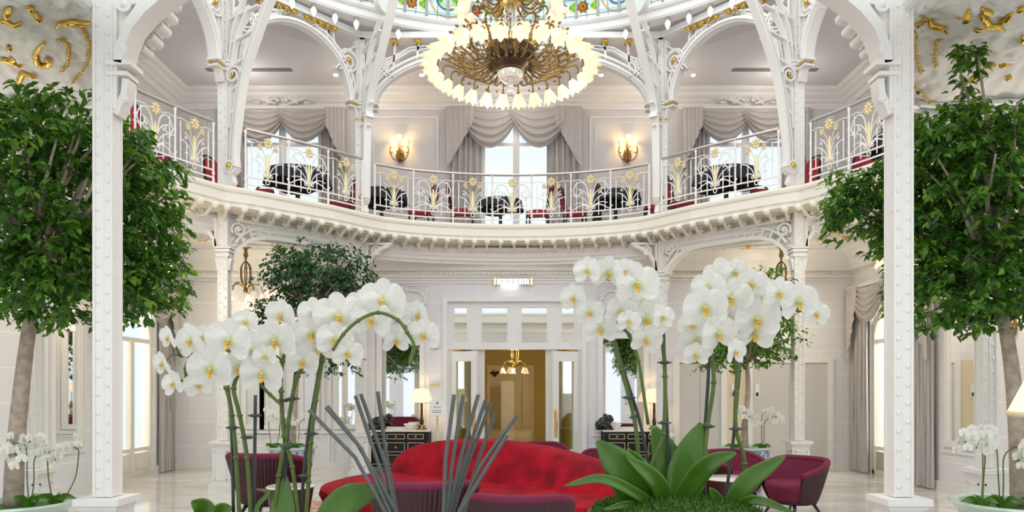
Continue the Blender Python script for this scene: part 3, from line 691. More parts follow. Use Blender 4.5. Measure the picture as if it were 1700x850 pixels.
# arches between columns, built in the plane through two columns
def bay(ca, cb, lab, zs, zp, rail_low=False, group=None):
    A, B = V((*ca, 0)), V((*cb, 0)); L = (B-A).length; d = (B-A).normalized(); nrm = V((d.y, -d.x, 0)); mid = (A+B)/2
    fn = lambda a, b, t: mid+d*a+nrm*t+V((0,0,b))
    root = thing('iron_arch', lab, 'arch', (0,0,0)); hw = L/2-.26
    mb = MB(); ell = [(hw*cos(pi-pi*i/40), zs+(zp-zs)*sin(pi*i/40)) for i in range(41)]
    mb.strip(ell, .10, .16, fn); mb.strip([(a*1.0, b+.0) for a, b in ell], .03, .24, fn)
    o2 = [((hw+.13)*cos(pi-pi*i/40), zs+(zp+.15-zs)*sin(pi*i/40)) for i in range(41)]; mb.strip(o2, .04, .12, fn)
    mb.build('arch_ring', WH2, root, smooth=30)
    for s in (-1, 1):
        mb = MB(); g = MB()
        X = lambda p: [(s*a, b) for a, b in p]
        c = (hw+.02, zs+.92*(zp-zs)); 
        c = (L/2-.33, 7.95)
        mb.strip(X(spiral(c, .20, .05, 0, 1.6, 26)), .035, .12, fn); mb.strip(X(arc(c, .2, 0, 2*pi, 20)), .035, .14, fn); g.ball(fn(s*c[0], c[1], .07), .045, 8, 5); g.ball(fn(s*c[0], c[1], -.07), .045, 8, 5)
        mb.strip(X([(L/2-.13, zs), (L/2-.13, 8.4)]), .04, .12, fn)
        mb.strip(X([(hw+.06, zs+.05), (hw+.08, zs+.35), (L/2-.24, 7.75)]), .035, .1, fn); mb.strip(X([(hw+.02, zs+.3), (hw+.02, zs+.5), (L/2-.40, 7.78)]), .03, .1, fn)
        k = min(1.3, hw*.62)
        for q in (0, .13, .26):
            mb.strip(X([(c[0]-.1, c[1]+.1-q*.6), (c[0]-.35, 8.15-q*.3), (c[0]-.62, 8.3-q*.2), (c[0]-k, 8.36-q*.1)]), .035, .1, fn)
        for dx in (.0, .09): mb.strip(X([(c[0]-.30+dx, c[1]-.30+dx*.2+.05), (c[0]-.08+dx*.3, c[1]-.02-dx)]), .025, .16, fn)
        mb.strip(X([(c[0], c[1]+.2), (L/2-.13, 8.3)]), .03, .1, fn)
        # struts
        for i in range(5):
            a = c[0]-.3-i*(c[0]-.3)/5; zz = zs+(zp+.1-zs)*sqrt(max(0,1-(a/(hw+.1))**2))
            if zz < 8.4: mb.strip(X([(a, zz), (a-.04, 8.45)]), .035, .1, fn)
            for f in (-1, 1):
                P_ = fn(s*(a-.02), 8.42, .09*f); g0 = g; g = MB(); g.lathe([(.001,-.015),(.05,0),(.03,.02),(.001,.03)], P_, 8, M=Matrix.Rotation(atan2(d.y, d.x), 4, 'Z') @ Matrix.Rotation(R(90*f), 4, 'X'))
                for q in range(6): g.ball(P_+d*.05*cos(q*pi/3)+V((0,0,.05*sin(q*pi/3))), .022, 6, 4)
                g.build('gilded_rosette', GOLD, root, smooth=True); g = g0
        mb.build('spandrel', WH2, root, smooth=30); mb = MB()
        mb.strip(X([(L/2-.12, zs-.3), (L/2-.16, zs-.15), (hw+.05, zs-.02)]), .05, .14, fn); P_ = fn(s*(hw+.03), zs, 0); mb.box(P_, (.2,.2,.04), atan2(d.y,d.x)); mb.box(P_-V((0,0,.1)), (.18,.18,.03), atan2(d.y,d.x))
        for q in (-.05, 0, .05):
            for f in (-1,1): g.ball(fn(s*(hw+.03)+q, zs-.05, .09*f), .024, 6, 4)
        mb.build('corbel', WH2, root, smooth=30); g.build('gilded_boss', GOLD, root, smooth=True)
    mb = MB(); mb.strip([(-L/2, 8.53), (L/2, 8.53)], .1, .22, fn); mb.strip([(-L/2, 8.46), (L/2, 8.46)], .03, .3, fn); mb.build('beam', WH, root)
    return root
bay(C2[-1], C2[1], 'wide white iron arch over the middle balcony bay', 7.2, 8.28)
for s in (-1, 1):
    bay(C2[s], C1[s], 'white iron arch with gilt rosettes over the narrow %s balcony bay' % lr[s], 7.2, 8.27)
    bay(C1[s], (s*5.65, 7.9), 'white iron arch over the outer %s balcony bay, beside the nearest column' % lr[s], 7.05, 8.25)
# latticed under-balcony arches
def lowarch(ca, cb, lab):
    A, B = V((*ca, 0)), V((*cb, 0)); L = (B-A).length; d = (B-A).normalized(); nrm = V((d.y, -d.x, 0)); mid = (A+B)/2
    fn = lambda a, b, t: mid+d*a+nrm*t+V((0,0,b)); hw = L/2-.16
    mb = MB(); n = 30
    lo = [(-hw+2*hw*i/n, 3.98+.34*(1-abs(-1+2*i/n)**5)+.0) for i in range(n+1)]; up = [(a, min(4.5, b+.03+.14)) for a, b in lo]
    lo2 = [(-hw, 3.9)]+lo+[(hw, 3.9)]
    mb.strip(lo2, .06, .18, fn); mb.strip(up, .04, .14, fn); mb.strip([(-hw, 4.52), (hw, 4.52)], .05, .2, fn)
    for i in range(2, n-1, 2): mb.strip([(lo[i][0], lo[i][1]), (lo[i][0]+.09, up[i][1])], .035, .12, fn)
    for s in (-1,1):
        mb.strip([(s*a, b) for a, b in spiral((hw-.05, 4.36), .13, .03, -.5, 1.6, 20)], .04, .16, fn); mb.ball(fn(s*(hw-.05), 4.36, .06), .04, 8, 5); mb.ball(fn(s*(hw-.05), 4.36, -.06), .04, 8, 5)
    tag(mb.build('lattice_arch', WH2, smooth=30), lab, 'arch')
for s in (-1, 1):
    lowarch(C2[s], C1[s], 'white latticed iron arch under the narrow %s balcony bay' % lr[s])
    # scrolled bracket towards the centre bay and outer bay
    for (cx_, cy_), sd, lab in ((C2[s], -s, 'scrolled white iron bracket under the balcony at the %s end of the middle bay' % lr[s]), (C1[s], s, 'scrolled white iron bracket on the outer side of the %s balcony column' % lr[s])):
        mb = MB(); fn = lambda a, b, t: (cx_+sd*(a+.1), cy_+t, b)
        mb.strip([(.02,3.95),(.05,4.15),(.14,4.3),(.3,4.42),(.45,4.47)], [.05,.06,.07,.06,.05], .13, fn); mb.strip(spiral((.2,4.36), .1, .03, 0, 1.5, 16), .035, .15, fn); mb.strip([(.02,3.92),(.02,4.5)], .05, .13, fn); mb.strip([(0,4.5),(.5,4.5)], .05, .14, fn)
        tag(mb.build('scroll_bracket', WH2, smooth=30), lab, 'bracket')
# near arch brackets on the two nearest columns with stepped scroll modillions
for s in (-1, 1):
    cx_, cy_ = C0[s]; fn = lambda a, b, t: (cx_-s*a, cy_+t, b)
    root = thing('arch_bracket', 'large white scrolled bracket springing from the nearest %s column' % lr[s], 'bracket')
    mb = MB(); mb.strip([(.13,4.25),(.16,4.4),(.21,4.54),(.31,4.67),(.45,4.80),(.65,4.93),(.9,5.05)], [.06,.07,.08,.09,.1,.11,.11], .2, fn)
    mb.strip([(.09,3.9),(.09,4.9)], .04, .14, fn); mb.strip(spiral((.19,4.70), .07, .02, 0, 1.6, 18), .03, .22, fn); mb.ball(fn(.19,4.70,-.09), .035, 10, 6)
    mb.box(fn(.13,4.25,0), (.2,.2,.035)); mb.box(fn(.12,4.17,0), (.16,.18,.03)); mb.ball(fn(.17,4.36,-.08), .045, 10, 6, (.7,.7,1.3))
    mb.strip([(.09,3.86),(.12,3.94),(.16,4.02),(.17,4.14)], .05, .12, fn); mb.ball(fn(.15,3.98,-.04), .035, 10, 6)
    mb.prism([(.05,4.4),(.05,5.6),(.95,5.6),(.95,5.12),(.65,5.0),(.42,4.85),(.27,4.72),(.14,4.5)], .1, lambda a, b, t: fn(a, b, t-.05)); mb.build('bracket_plate', WH2, root, smooth=35)
    for i, (x, y_) in enumerate(((287,4),(281,26),(270,47),(256,66),(240,84))):
        D = 5.95; P_ = PX(x, y_, D); X = abs(P_.x); z = P_.z; mb = MB(); a0 = abs(cx_)-X
        f2 = lambda a, b, t: (s*(abs(C0[-1][0])-a)+(0 if s < 0 else -.09), D+t, b); a0 = abs(C0[-1][0])-X
        mb.strip(spiral((a0, z), .05, .008, pi/2, 1.8, 22), .018, .16, f2); mb.ball(f2(a0, z, -.05), .022, 8, 5)
        mb.strip([(a0, z+.045), (a0-.12, z+.05), (a0-.25-.02*i, z+.02)], .03, .16, f2); mb.strip([(a0-.02, z-.045), (a0-.12, z-.03), (a0-.24-.02*i, z-.05)], .035, .12, f2)
        mb.build('modillion', WH2, root, smooth=35)
# dome ribs
def rib(c, lab, ez):
    root = thing('dome_rib', lab, 'beam'); A = V((*c, 0)); d = (V((0, 9.9, 0))-A).normalized(); nrm = V((d.y, -d.x, 0))
    fn = lambda a, b, t: A+d*a+nrm*t+V((0,0,b))
    q = [(p.x, p.y) for p in spline([V((a, b, 0)) for a, b in ez], 6)]
    mb = MB(); mb.strip(q, .05, .15, fn); mb.strip([(a-.09, b) for a, b in q], .03, .10, fn); mb.strip([(a-.045, b) for a, b in q], .1, .03, fn); mb.build('rib_flange', WH2, root, smooth=30)
    mb = MB(); mb.strip(spiral((ez[0][0]-.1, ez[0][1]+.02), .13, .03, -.3, -1.5, 22), .045, .13, fn)
    mb.strip([(.1, 5.02), (.18, 5.1), (.14, 5.25), (.22, 5.4), (ez[0][0], 5.45)], [.1,.12,.1,.07,.05], .1, fn); mb.build('bottom_scroll', WH2, root, smooth=30); mb = MB()
    mb.strip([(.12,7.0),(.2,7.6),(.42,8.1),(.8,8.5)], .04, .1, fn); mb.strip([(.14,6.9),(.28,7.5),(.55,7.95)], .035, .1, fn); mb.strip(spiral((.25,6.85), .15, .04, 0, 1.6, 20), .04, .16, fn)
    mb.strip([(.14,6.0),(.16,6.7)], .04, .1, fn)
    for t in range(6):
        z = 6.2+t*.4; e = .25+max(0,(z-6.2))*.3; mb.strip([(.12, z), (e, z+.12)], .03, .08, fn)
    mb.build('scroll_web', WH2, root, smooth=30)
    g = MB(); g.ball(fn(.25,6.85,0), .055, 8, 6, (1,1,1)); g.ball(fn(ez[0][0]-.1, ez[0][1]+.02, 0), .06, 8, 6); 
    for f in (-1,1): g.ball(fn(.25,6.85,.08*f), .035, 8, 6); g.ball(fn(ez[0][0]-.1, ez[0][1]+.02, .07*f), .045, 8, 6)
    g.build('gilded_boss', GOLD, root, smooth=True)
    return root, fn
for s in (-1, 1):
    rib(C1[s], 'tall curved white dome rib rising beside the outer balcony column on the '+lr[s], [(.26,5.35),(.25,5.7),(.38,6.55),(.54,7.07),(.98,7.95),(1.5,8.7),(2.1,9.4)])
    r, fn = rib(C2[s], 'curved white dome rib rising from the inner column on the %s to the stained glass' % lr[s], [(.24,5.35),(.24,5.8),(.28,6.6),(.42,7.2),(1.08,8.18),(1.5,8.83),(2.1,9.8)])
    mb = MB(); mb.lathe([(.02,-.06),(.2,-.06),(.2,.06),(.02,.06)], fn(.95, 8.78, 0), 20, M=Matrix.Rotation(s*R(33), 4, 'Z') @ Matrix.Rotation(R(90), 4, 'Y')); mb.build('disc', WH2, r, smooth=35)

# ---------------------------------------------------------------- ring, bulbs, stained glass
mb = MB(); ang = [R(-98+196*i/80) for i in range(81)]
def ringpath(r): return [(r*sin(a), RC[1]+r*cos(a)) for a in ang]
# right-hand normal for this direction points to the inside
mb.sweep(ringpath(RR), [(.0,8.62),(.06,8.62),(.08,8.66),(.06,8.7),(.06,8.78),(.1,8.8),(.12,8.84),(.02,8.86),(-.18,8.86),(-.18,8.62)]); ring = trim(mb, WH, smooth=30)
mb = MB(); mb.sweep(ringpath(RR), [(-.15,8.63),(-.15,8.8),(-1.4,8.8),(-1.4,8.62),(-.9,8.68),(-.4,8.66)]); trim(mb, CEIL, smooth=30)
b0 = None
ORD = 'first second third fourth fifth sixth seventh eighth ninth tenth eleventh twelfth'.split()
for i in range(24):
    a = R(-47+94*i/23); blab = ('white pointed bulb on the dome ring, %s from the %s end' % (ORD[i if i < 12 else 23-i], 'left' if i < 12 else 'right')); p = V((RR*sin(a), RC[1]+RR*cos(a), 8.6)); 
    if b0 is None:
        b0 = thing('ring_bulb', blab, 'lamp', p, 0, 'bulbs under the dome ring')
        mb = MB(); mb.lathe([(.03,.02),(.045,0),(.04,-.03),(.03,-.035)], n=10); mb.build('socket', BARG, b0)
        mb = MB(); mb.lathe([(.028,-.03),(.05,-.07),(.055,-.1),(.04,-.15),(.015,-.2),(.001,-.215)], n=12); mb.build('bulb', WBULB, b0, smooth=True)
    else: dup(b0, p, 0, blab)
GR = 5.58; GZ = 8.86
def DS(a, v, off=0):       # dome surface: a = azimuth, v = angle up 0..
    r = (GR-off)*cos(v); return V((r*sin(a), RC[1]+r*cos(a), GZ+(3.6-off)*sin(v)))
SG = [stained('pale blue glass', (.62,.86,.90)), stained('white opal glass', (.90,.93,.86)), stained('red glass', (.80,.07,.02)), stained('orange glass', (.95,.38,.05)), stained('green glass', (.22,.66,.08)), stained('yellow glass', (.92,.80,.18)), stained('deep blue glass', (.08,.30,.62)), mat('lead came', (.05,.05,.05), .6), stained('tan glass', (.78,.6,.42))]
mb = MB(); NP = 44; A0 = R(-95); dA = R(190)/NP; VM = .62
for i in range(NP):
    a = A0+i*dA
    for k in range(8):
        v0, v1 = VM*k/8, VM*(k+1)/8; mb.mi = 0 if (k not in (0,)) else 1
        for j in range(2): mb.add([DS(a+dA*j/2, v0), DS(a+dA*(j+1)/2, v0), DS(a+dA*(j+1)/2, v1), DS(a+dA*j/2, v1)], [(0,1,2,3)])
dW = GR*dA
def T(a0, off): return lambda x, z: DS(a0+x/GR, z/3.6, off)
for i in range(NP):
    a = A0+(i+.5)*dA; f = T(a, .02); f2 = T(a, .03); f3 = T(a, .04)
    def poly(pts, m_, ff): mb.mi = m_; n = len(pts); c = (sum(p[0] for p in pts)/n, sum(p[1] for p in pts)/n); mb.add([ff(*c)]+[ff(*p) for p in pts], [(0, k+1, (k+1) % n+1) for k in range(n)])
    def band(pts, w_, m_, ff):
        mb.mi = m_; n = len(pts); vs = []
        for q in range(n):
            p0, p1 = pts[max(q-1,0)], pts[min(q+1,n-1)]; L = math.hypot(p1[0]-p0[0], p1[1]-p0[1]) or 1; nx, ny = -(p1[1]-p0[1])/L*w_/2, (p1[0]-p0[0])/L*w_/2
            vs += [ff(pts[q][0]+nx, pts[q][1]+ny), ff(pts[q][0]-nx, pts[q][1]-ny)]
        mb.add(vs, [(q*2, q*2+1, q*2+3, q*2+2) for q in range(n-1)])
    def flower(cx_, cz, r, m_):
        poly([(cx_+(r*1.12)*(1 if k % 2 else .72)*cos(k*pi/8), cz+(r*1.12)*(1 if k % 2 else .72)*sin(k*pi/8)) for k in range(16)], 7, f)
        poly([(cx_+r*(1 if k % 2 else .7)*cos(k*pi/8), cz+r*(1 if k % 2 else .7)*sin(k*pi/8)) for k in range(16)], m_, f2)
        poly([(cx_+r*.42*cos(k*pi/4), cz+r*.42*sin(k*pi/4)) for k in range(8)], 5, T(a, .035)); poly([(cx_+r*.25*cos(k*pi/4), cz+r*.25*sin(k*pi/4)) for k in range(8)], 7, f3)
    def clump(cx_, cz, r):
        for q in range(6):
            ax = cx_+r*.6*cos(q*pi/3); az = cz+r*.6*sin(q*pi/3); poly([(ax+r*.5*cos(k*pi/4), az+r*.5*sin(k*pi/4)) for k in range(8)], 4 if q % 2 else 5, f2 if q % 2 else f)
    ph = i % 4
    if ph in (0, 1):
        flower(-.08, .22, .115, 2 if ph == 0 else 3); clump(.16, .22, .09); band([(-.2,.36),(.2,.36)], .012, 7, f)
        flower(.1, .62, .09, 3); clump(-.12, .72, .1)
    else:
        sg = 1 if ph == 2 else -1
        for r_, m_ in ((.34,8),(.27,1),(.2,6),(.13,5)): band([(sg*.18+r_*cos(t), .42+r_*sin(t)) for t in [pi*q/10 for q in range(11)]] if False else [(sg*.19-sg*r_*sin(t)*.95, .38+r_*cos(t)) for t in [pi*q/12 for q in range(13)]], .045, m_, f)
        clump(sg*.05, .38, .08); band([(-.2,.1),(.2,.1)], .05, 0, f); flower(-sg*.08, .72, .08, 3)
        band([(-.2,.82),(-.05,.9),(.1,.84),(.2,.92)], .05, 5, f); band([(-.2,.95),(0,1.02),(.2,.98)], .04, 4, f)
    for z_ in (.04, .40, .8, 1.2): band([(-.2,z_),(.2,z_)], .012, 7, T(a,.045))
    band([(0,.0),(0,1.9)], .010, 7, T(a,.045))
dg = mb.build('stained_glass_dome', SG); tag(dg, 'stained glass dome with red flowers and green leaves on pale blue panes', 'dome')
for i in range(NP+1):
    a = A0+i*dA; w_ = .028 if i % 4 else .05; q = [DS(a, VM*k/10, .05) for k in range(11)]
    g = MB(); g.tube(q, w_, 5); g.build('glazing_bar', BARG, dg)

# ---------------------------------------------------------------- railing
def motif(kind):
    mb = MB(); g = MB(); f = lambda p, r, n=6, mbx=None: (mbx or mb).tube([(a, 0, b) for a, b in p], r, n)
    ts = lambda pts, n=5: [(p.x, p.y) for p in spline([V((a, b, 0)) for a, b in pts], n)]
    # sheaf of stems
    for s in (-1, 1):
        f(ts([(s*.012,.24),(s*.02,.42),(s*.05,.58),(s*.12,.72)]), .008, 6, g); f(ts([(s*.022,.24),(s*.035,.40),(s*.09,.54),(s*.2,.63)]), .009)
        f(ts([(s*.03,.26),(s*.08,.38),(s*.17,.47),(s*.27,.51)]), .009); f(ts([(s*.03,.24),(s*.08,.31),(s*.16,.34),(s*.2,.32)]), .008)
        f([(s*(.075+a), .27+b) for a, b in spiral((0,0), .035, .01, 2, 1.3, 12)], .008)
        f([(s*(.18+a), .55+b) for a, b in spiral((0,0), .03, .01, 0, 1.2, 10)], .007)
    for q in (-.012, 0, .012): f([(q, .22), (q*.8, .62)], .009, 6, g)
    g.lathe([(.02,.21),(.032,.3),(.025,.42),(.012,.5)], n=8, sy=.6)
    f([(a, .165+b) for a, b in arc((0,0), .035, 0, 2*pi, 14)], .009); mb.ball((0,0,.215), .018, 8, 5)
    def daisy(x, z, r):
        n = 8 if r > .05 else 4
        for k in range(n):
            t = k*2*pi/n; g.tube([(x+r*.3*cos(t), -.01, z+r*.3*sin(t)), (x+r*.7*cos(t), -.02, z+r*.7*sin(t)), (x+r*cos(t), -.005, z+r*sin(t))], [r*.16, r*.24, r*.06], 6)
        g.tube([(x+a, -.015, z+b) for a, b in arc((0,0), r*.5, 0, 2*pi, 12)], r*.13, 5); g.ball((x,-.02,z), r*.22, 8, 5)
    daisy(0, .80, .095)
    if kind == 'B':
        for s in (-1, 1): daisy(s*.15, .72, .055)
    else:
        for s in (-1, 1):
            f(ts([(s*.04,.45),(s*.09,.68),(s*.2,.77),(s*.31,.72),(s*.36,.6),(s*.3,.52),(s*.22,.55),(s*.22,.62),(s*.27,.64)]), .011)
            f(ts([(s*.03,.27),(s*.15,.33),(s*.28,.29),(s*.38,.24),(s*.45,.3)]), .010); f(ts([(s*.03,.3),(s*.2,.37),(s*.35,.35)]), .008)
            f(ts([(s*.26,.46),(s*.35,.52),(s*.44,.52)]), .009)
    for s in (-1, 1): f(ts([(s*.06,.81),(s*.15,.79),(s*.25,.815),(s*.4,.80)]), .008)
    return mb, g
MOT = {}
for k in 'AB':
    a, b = motif(k); MOT[k] = (a, b)
protos = {}
def railing(path, seq, lab):
    root = thing('balcony_railing', lab, 'railing', (0,0,0))
    P_ = spline([V((x, y, 0)) for x, y in path], 8); cum = [0]
    for i in range(len(P_)-1): cum.append(cum[-1]+(P_[i+1]-P_[i]).length)
    def at(s):
        s = max(0, min(cum[-1], s)); i = 0
        while i < len(cum)-2 and cum[i+1] < s: i += 1
        t = (s-cum[i])/max(1e-9, cum[i+1]-cum[i]); return P_[i].lerp(P_[i+1], t), (P_[i+1]-P_[i]).normalized()
    mb = MB(); xy = [(p.x, p.y) for p in P_]
    mb.sweep(xy, [(-.03,5.985),(-.02,6.01),(.02,6.01),(.03,5.985),(.02,5.97),(-.02,5.97)]); mb.build('handrail', mat('pewter grey handrail', (.5,.47,.42), .3, .5) if 'pewter grey handrail' not in MATS else MATS['pewter grey handrail'], root)
    for z in (5.09, 5.21): mb = MB(); mb.sweep(xy, [(-.011,z-.011),(-.011,z+.011),(.011,z+.011),(.011,z-.011)]); mb.build('bottom_rail', WH2, root)
    n = len(seq); L = cum[-1]; W = L/n
    for i in range(n+1):
        p, t = at(i*W); rz = atan2(t.y, t.x)
        if 'post' not in protos:
            mb = MB(); mb.lathe([(.022,0),(.022,.06),(.016,.08),(.016,.12),(.028,.15),(.016,.18),(.016,.6),(.024,.63),(.016,.66),(.016,.9),(.026,.95),(.026,.97)], n=8); o = mb.build('post', WH2, root, smooth=35); protos['post'] = o
        else: o = protos['post'].copy(); COL.objects.link(o); o.parent = root
        o.location = (p.x, p.y, 5.01)
    for i, k in enumerate(seq):
        p, t = at((i+.5)*W); rz = atan2(t.y, t.x)
        if k not in protos: a = MOT[k][0].build('scrollwork', WH2, root, smooth=True); b = MOT[k][1].build('gilded_flower', PGOLD, a, smooth=True); protos[k] = (a, b)
        else:
            a = protos[k][0].copy(); b = protos[k][1].copy(); COL.objects.link(a); COL.objects.link(b); a.parent = root; b.parent = a
        a.location = (p.x, p.y, 5.0); a.rotation_euler = (0,0,rz); a.scale = (W/.82, 1, 1.04)
        for q in (-.36, -.2, .2, .36):
            p2, t2 = at((i+.5)*W+q*W*1.0)
            if 'bal' not in protos:
                mb = MB(); mb.lathe([(.009,.2),(.009,.45),(.014,.5),(.009,.55),(.009,.8)], n=6); o = mb.build('baluster', WH2, root); protos['bal'] = o
            else: o = protos['bal'].copy(); COL.objects.link(o); o.parent = root
            o.location = (p2.x, p2.y, 5.01); o.scale = (1,1,1 if abs(q) > .3 else .62); 
    return root
railing([(-2.62,13.66),(-2.0,14.02),(-1.0,14.29),(0,14.38),(1.0,14.29),(2.0,14.02),(2.62,13.66)], 'BABABAB', 'white and gold iron railing of the middle balcony bay')
for s in (-1, 1):
    pts = [(s*4.41,11.84),(s*3.87,12.3),(s*3.24,12.88),(s*2.80,13.38)]
    if s > 0: pts = pts[::-1]
    railing(pts, 'BAB', 'white and gold iron railing of the narrow %s balcony bay' % lr[s])
    pts = [(s*5.5,8.2),(s*5.62,9.2),(s*5.43,10.15),(s*5.12,10.9),(s*4.80,11.5)]
    if s > 0: pts = pts[::-1]
    railing(pts, 'BABAB', 'white and gold iron railing of the outer balcony bay on the %s' % lr[s])

# ---------------------------------------------------------------- chandelier
def tulip(mb, M, r=.1, n=16):
    def S(u, v):
        a = 2*pi*u; lobe = .5+.5*cos(a*7)
        rr = r*(.28+.62*v**.7+.25*v**4*lobe); z = r*(1.45*v+.45*v**4*lobe)
        return M @ V((rr*cos(a), rr*sin(a), z))
    mb.grid(S, 28, 6, wrapu=True)
ch = thing('grand_chandelier', 'huge gilt bronze chandelier with rings of frosted flower shades', 'chandelier', (-.02, 9.6, 6.07)); ch.scale = (.9,.9,.9)
CHS = None
mb = MB(); mb.lathe([(.02,-.17),(.17,-.16),(.22,-.1),(.30,-.05),(.36,.04),(.34,.12),(.37,.17),(.30,.22),(.2,.28),(.12,.33),(.1,.36)], n=32)
for k in range(12):
    a = k*pi/6; mb.ball((.34*cos(a), .34*sin(a), .02), .06, 8, 6, (1,1,1.3)); mb.ball((.30*cos(a+.26), .30*sin(a+.26), -.04), .035, 6, 5)
mb.build('basket', BRONZE, ch, smooth=40)
mb = MB(); mb.lathe([(.31,.19),(.33,.22),(.31,.25)], n=32); mb.lathe([(.18,-.14),(.205,-.12),(.2,-.10)], n=32)
for k in range(24): a = k*pi/12; mb.tube([(.31*cos(a), .31*sin(a), .16), (.35*cos(a), .35*sin(a), .22), (.32*cos(a), .32*sin(a), .29)], .012, 6)
mb.build('gilt_collar', BRASS2, ch, smooth=40)
mb = MB(); mb.lathe([(.19,-.15),(.185,-.2),(.15,-.25),(.1,-.29),(.03,-.31),(.001,-.315)], n=24)
for k in range(5):
    z = -.16-.03*k; r = .19*(1-(k/6)**2)
    for q in range(22): a = q*2*pi/22; mb.ball((r*cos(a), r*sin(a), z), .012, 5, 4)
mb.build('crystal_bowl', CRY, ch, smooth=50)
mb = MB(); mb.ball((0,0,-.44), .075, 12, 8); mb.ball((0,0,-.35), .03, 8, 6); mb.build('crystal_ball', CRY, ch, smooth=True)
mb = MB()
for k in range(9): mb.ball((0,0,.38+k*.055), .045+.02*(k % 2), 10, 5)
for k in range(10):
    a = k*.63; mb.tube([(.05*cos(a), .05*sin(a), .85), (.09*cos(a), .09*sin(a), .6), (.05*cos(a), .05*sin(a), .38)], .012, 5)
mb.build('crystal_stem', CRY, ch, smooth=True)
mb = MB(); mb.lathe([(.05,.84),(.16,.87),(.19,.95),(.15,1.02),(.1,1.1),(.03,1.2),(.02,3.0)], n=20); mb.build('upper_hub', BRASS2, ch, smooth=40)
def arms(n, r, z, z0, r0, sr, tilt, off=0):
    arm0 = sh0 = None
    for k in range(n):
        a = 2*pi*(k+off)/n
        if arm0 is None:
            m1 = MB(); pts = [(r0,0,z0),(r0+.3*(r-r0),0,z0-.10),(r0+.65*(r-r0),0,z0+.02),(r*.93,0,z+.16),(r*1.0,0,z+.14),(r*1.02,0,z+.06)]
            m1.tube(spline(pts, 6), [.016]*26+[.012]*5, 6)
            m1.tube(spline([(r0+.3*(r-r0),.0,z0-.1),(r0+.5*(r-r0),.05,z0+.06),(r*.8,.1,z+.22),(r*.82,.06,z+.3)], 5), .008, 5)
            for q, (rr, yy, zz) in enumerate(((.55,.05,.05),(.72,-.05,.1),(.85,.06,.22),(.8,.05,.32),(.62,-.04,-.08))):
                m1.ball((r0+rr*(r-r0), yy, z0+(z-z0)*rr+zz), .028, 5, 4, (1.2,.35,.9))
            m1.lathe([(.012,.02),(.035,.0),(.03,-.02)], (r*1.02,0,z+.05), 8)
            arm0 = m1.build('arm', BRASS, ch, smooth=True); A_ = arm0
            m2 = MB(); M = Matrix.Translation((r*1.02,0,z+.05)) @ Matrix.Rotation(R(180-tilt), 4, 'Y'); tulip(m2, M, sr); sh0 = m2.build('lamp_shade', SHADE, arm0, smooth=True)
            m3 = MB(); c = M @ V((0,0,sr*.7)); m3.ball(c, sr*.28, 8, 6); bl0 = m3.build('bulb', BULB, arm0, smooth=True)
            arm0.rotation_euler = (0,0,a)
        else:
            A_ = arm0.copy(); COL.objects.link(A_); A_.parent = ch; A_.rotation_euler = (0,0,a)
            for q in (sh0, bl0): c = q.copy(); COL.objects.link(c); c.parent = A_
arms(28, 1.09, -.05, -.02, .28, .12, 42, .5)
arms(14, .62, .82, .9, .15, .12, 40)
mb = MB()
for k in range(28):
    a = k*2*pi/28+.1; r_ = .5+.25*(k % 3)/2; mb.tube(spline([(.3*cos(a),.3*sin(a),.05),(r_*cos(a),r_*sin(a),.0),((r_+.12)*cos(a+.1),(r_+.12)*sin(a+.1),.18+.05*(k % 2)),(r_*cos(a+.15),r_*sin(a+.15),.27)], 5), .009, 5)
    for q in range(3): mb.ball(((r_+.1*q)*cos(a+.06*q), (r_+.1*q)*sin(a+.06*q), .05+.09*q), .026, 5, 4, (1,.4,.8))
mb.build('foliage_scrolls', BRASS, ch, smooth=True)
for k in range(4): a = k*pi/2+.4; light('chandelier_light', 'POINT', (.8*cos(a), 9.6+.8*sin(a), 5.75), 5, (1,.84,.6), .15)

# lanterns of the lower bays
def lantern(x, D, lab, zt=ZL):
    root = thing('hanging_lantern', lab, 'lamp', ((x-CX)*D/F, D, zt-.01))
    mb = MB(); mb.lathe([(.001,0),(.09,-.01),(.11,-.03),(.04,-.06),(.03,-.12),(.05,-.2),(.02,-.26),(.015,-.34)], n=14); mb.build('canopy', BRASS, root, smooth=True)
    mb = MB()
    for k in range(6):
        a = k*pi/3; c, s = cos(a), sin(a); mb.tube(spline([(.02*c,.02*s,-.32),(.09*c,.09*s,-.42),(.1*c,.1*s,-.62),(.05*c,.05*s,-.8),(.01*c,.01*s,-.84)], 5), .012, 6); mb.ball((.1*c,.1*s,-.46), .022, 6, 4)
    mb.lathe([(.02,-.84),(.05,-.88),(.03,-.95),(.001,-.98)], n=10); mb.build('cage', BRASS, root, smooth=True)
    for k in range(5):
        a = k*2*pi/5+.5; c, s = cos(a), sin(a); mb = MB(); mb.tube(spline([(.02*c,.02*s,-.84),(.15*c,.15*s,-.76),(.28*c,.28*s,-.8),(.33*c,.33*s,-.9),(.33*c,.33*s,-.95)], 5), .012, 6); ar = mb.build('arm', BRASS, root, smooth=True)
        mb = MB(); M = Matrix.Translation((.33*c,.33*s,-.93)) @ Matrix.Rotation(pi, 4, 'X'); tulip(mb, M, .085); mb.build('lamp_shade', SHADE, ar, smooth=True)
        mb = MB(); mb.ball((.33*c,.33*s,-1.02), .04, 8, 6); mb.build('bulb', BULB, ar, smooth=True)
    light('lantern_light', 'POINT', ((x-CX)*D/F, D, zt-1.2), 22, (1,.85,.62), .12)
lantern(408, 14.2, 'brass lantern with lit shades hanging left, beside the riveted column'); lantern(1297, 14.2, 'brass lantern hanging right, above the ficus near the lifts')
lantern(855, 19.0, 'gilt chandelier with yellow lit shades inside the corridor', 3.2)
lantern(238, 10.6, 'brass lantern hanging in the left aisle behind the large ficus foliage') 
lantern(1462+40, 10.4, 'brass lantern hanging in the right aisle behind the large ficus foliage')
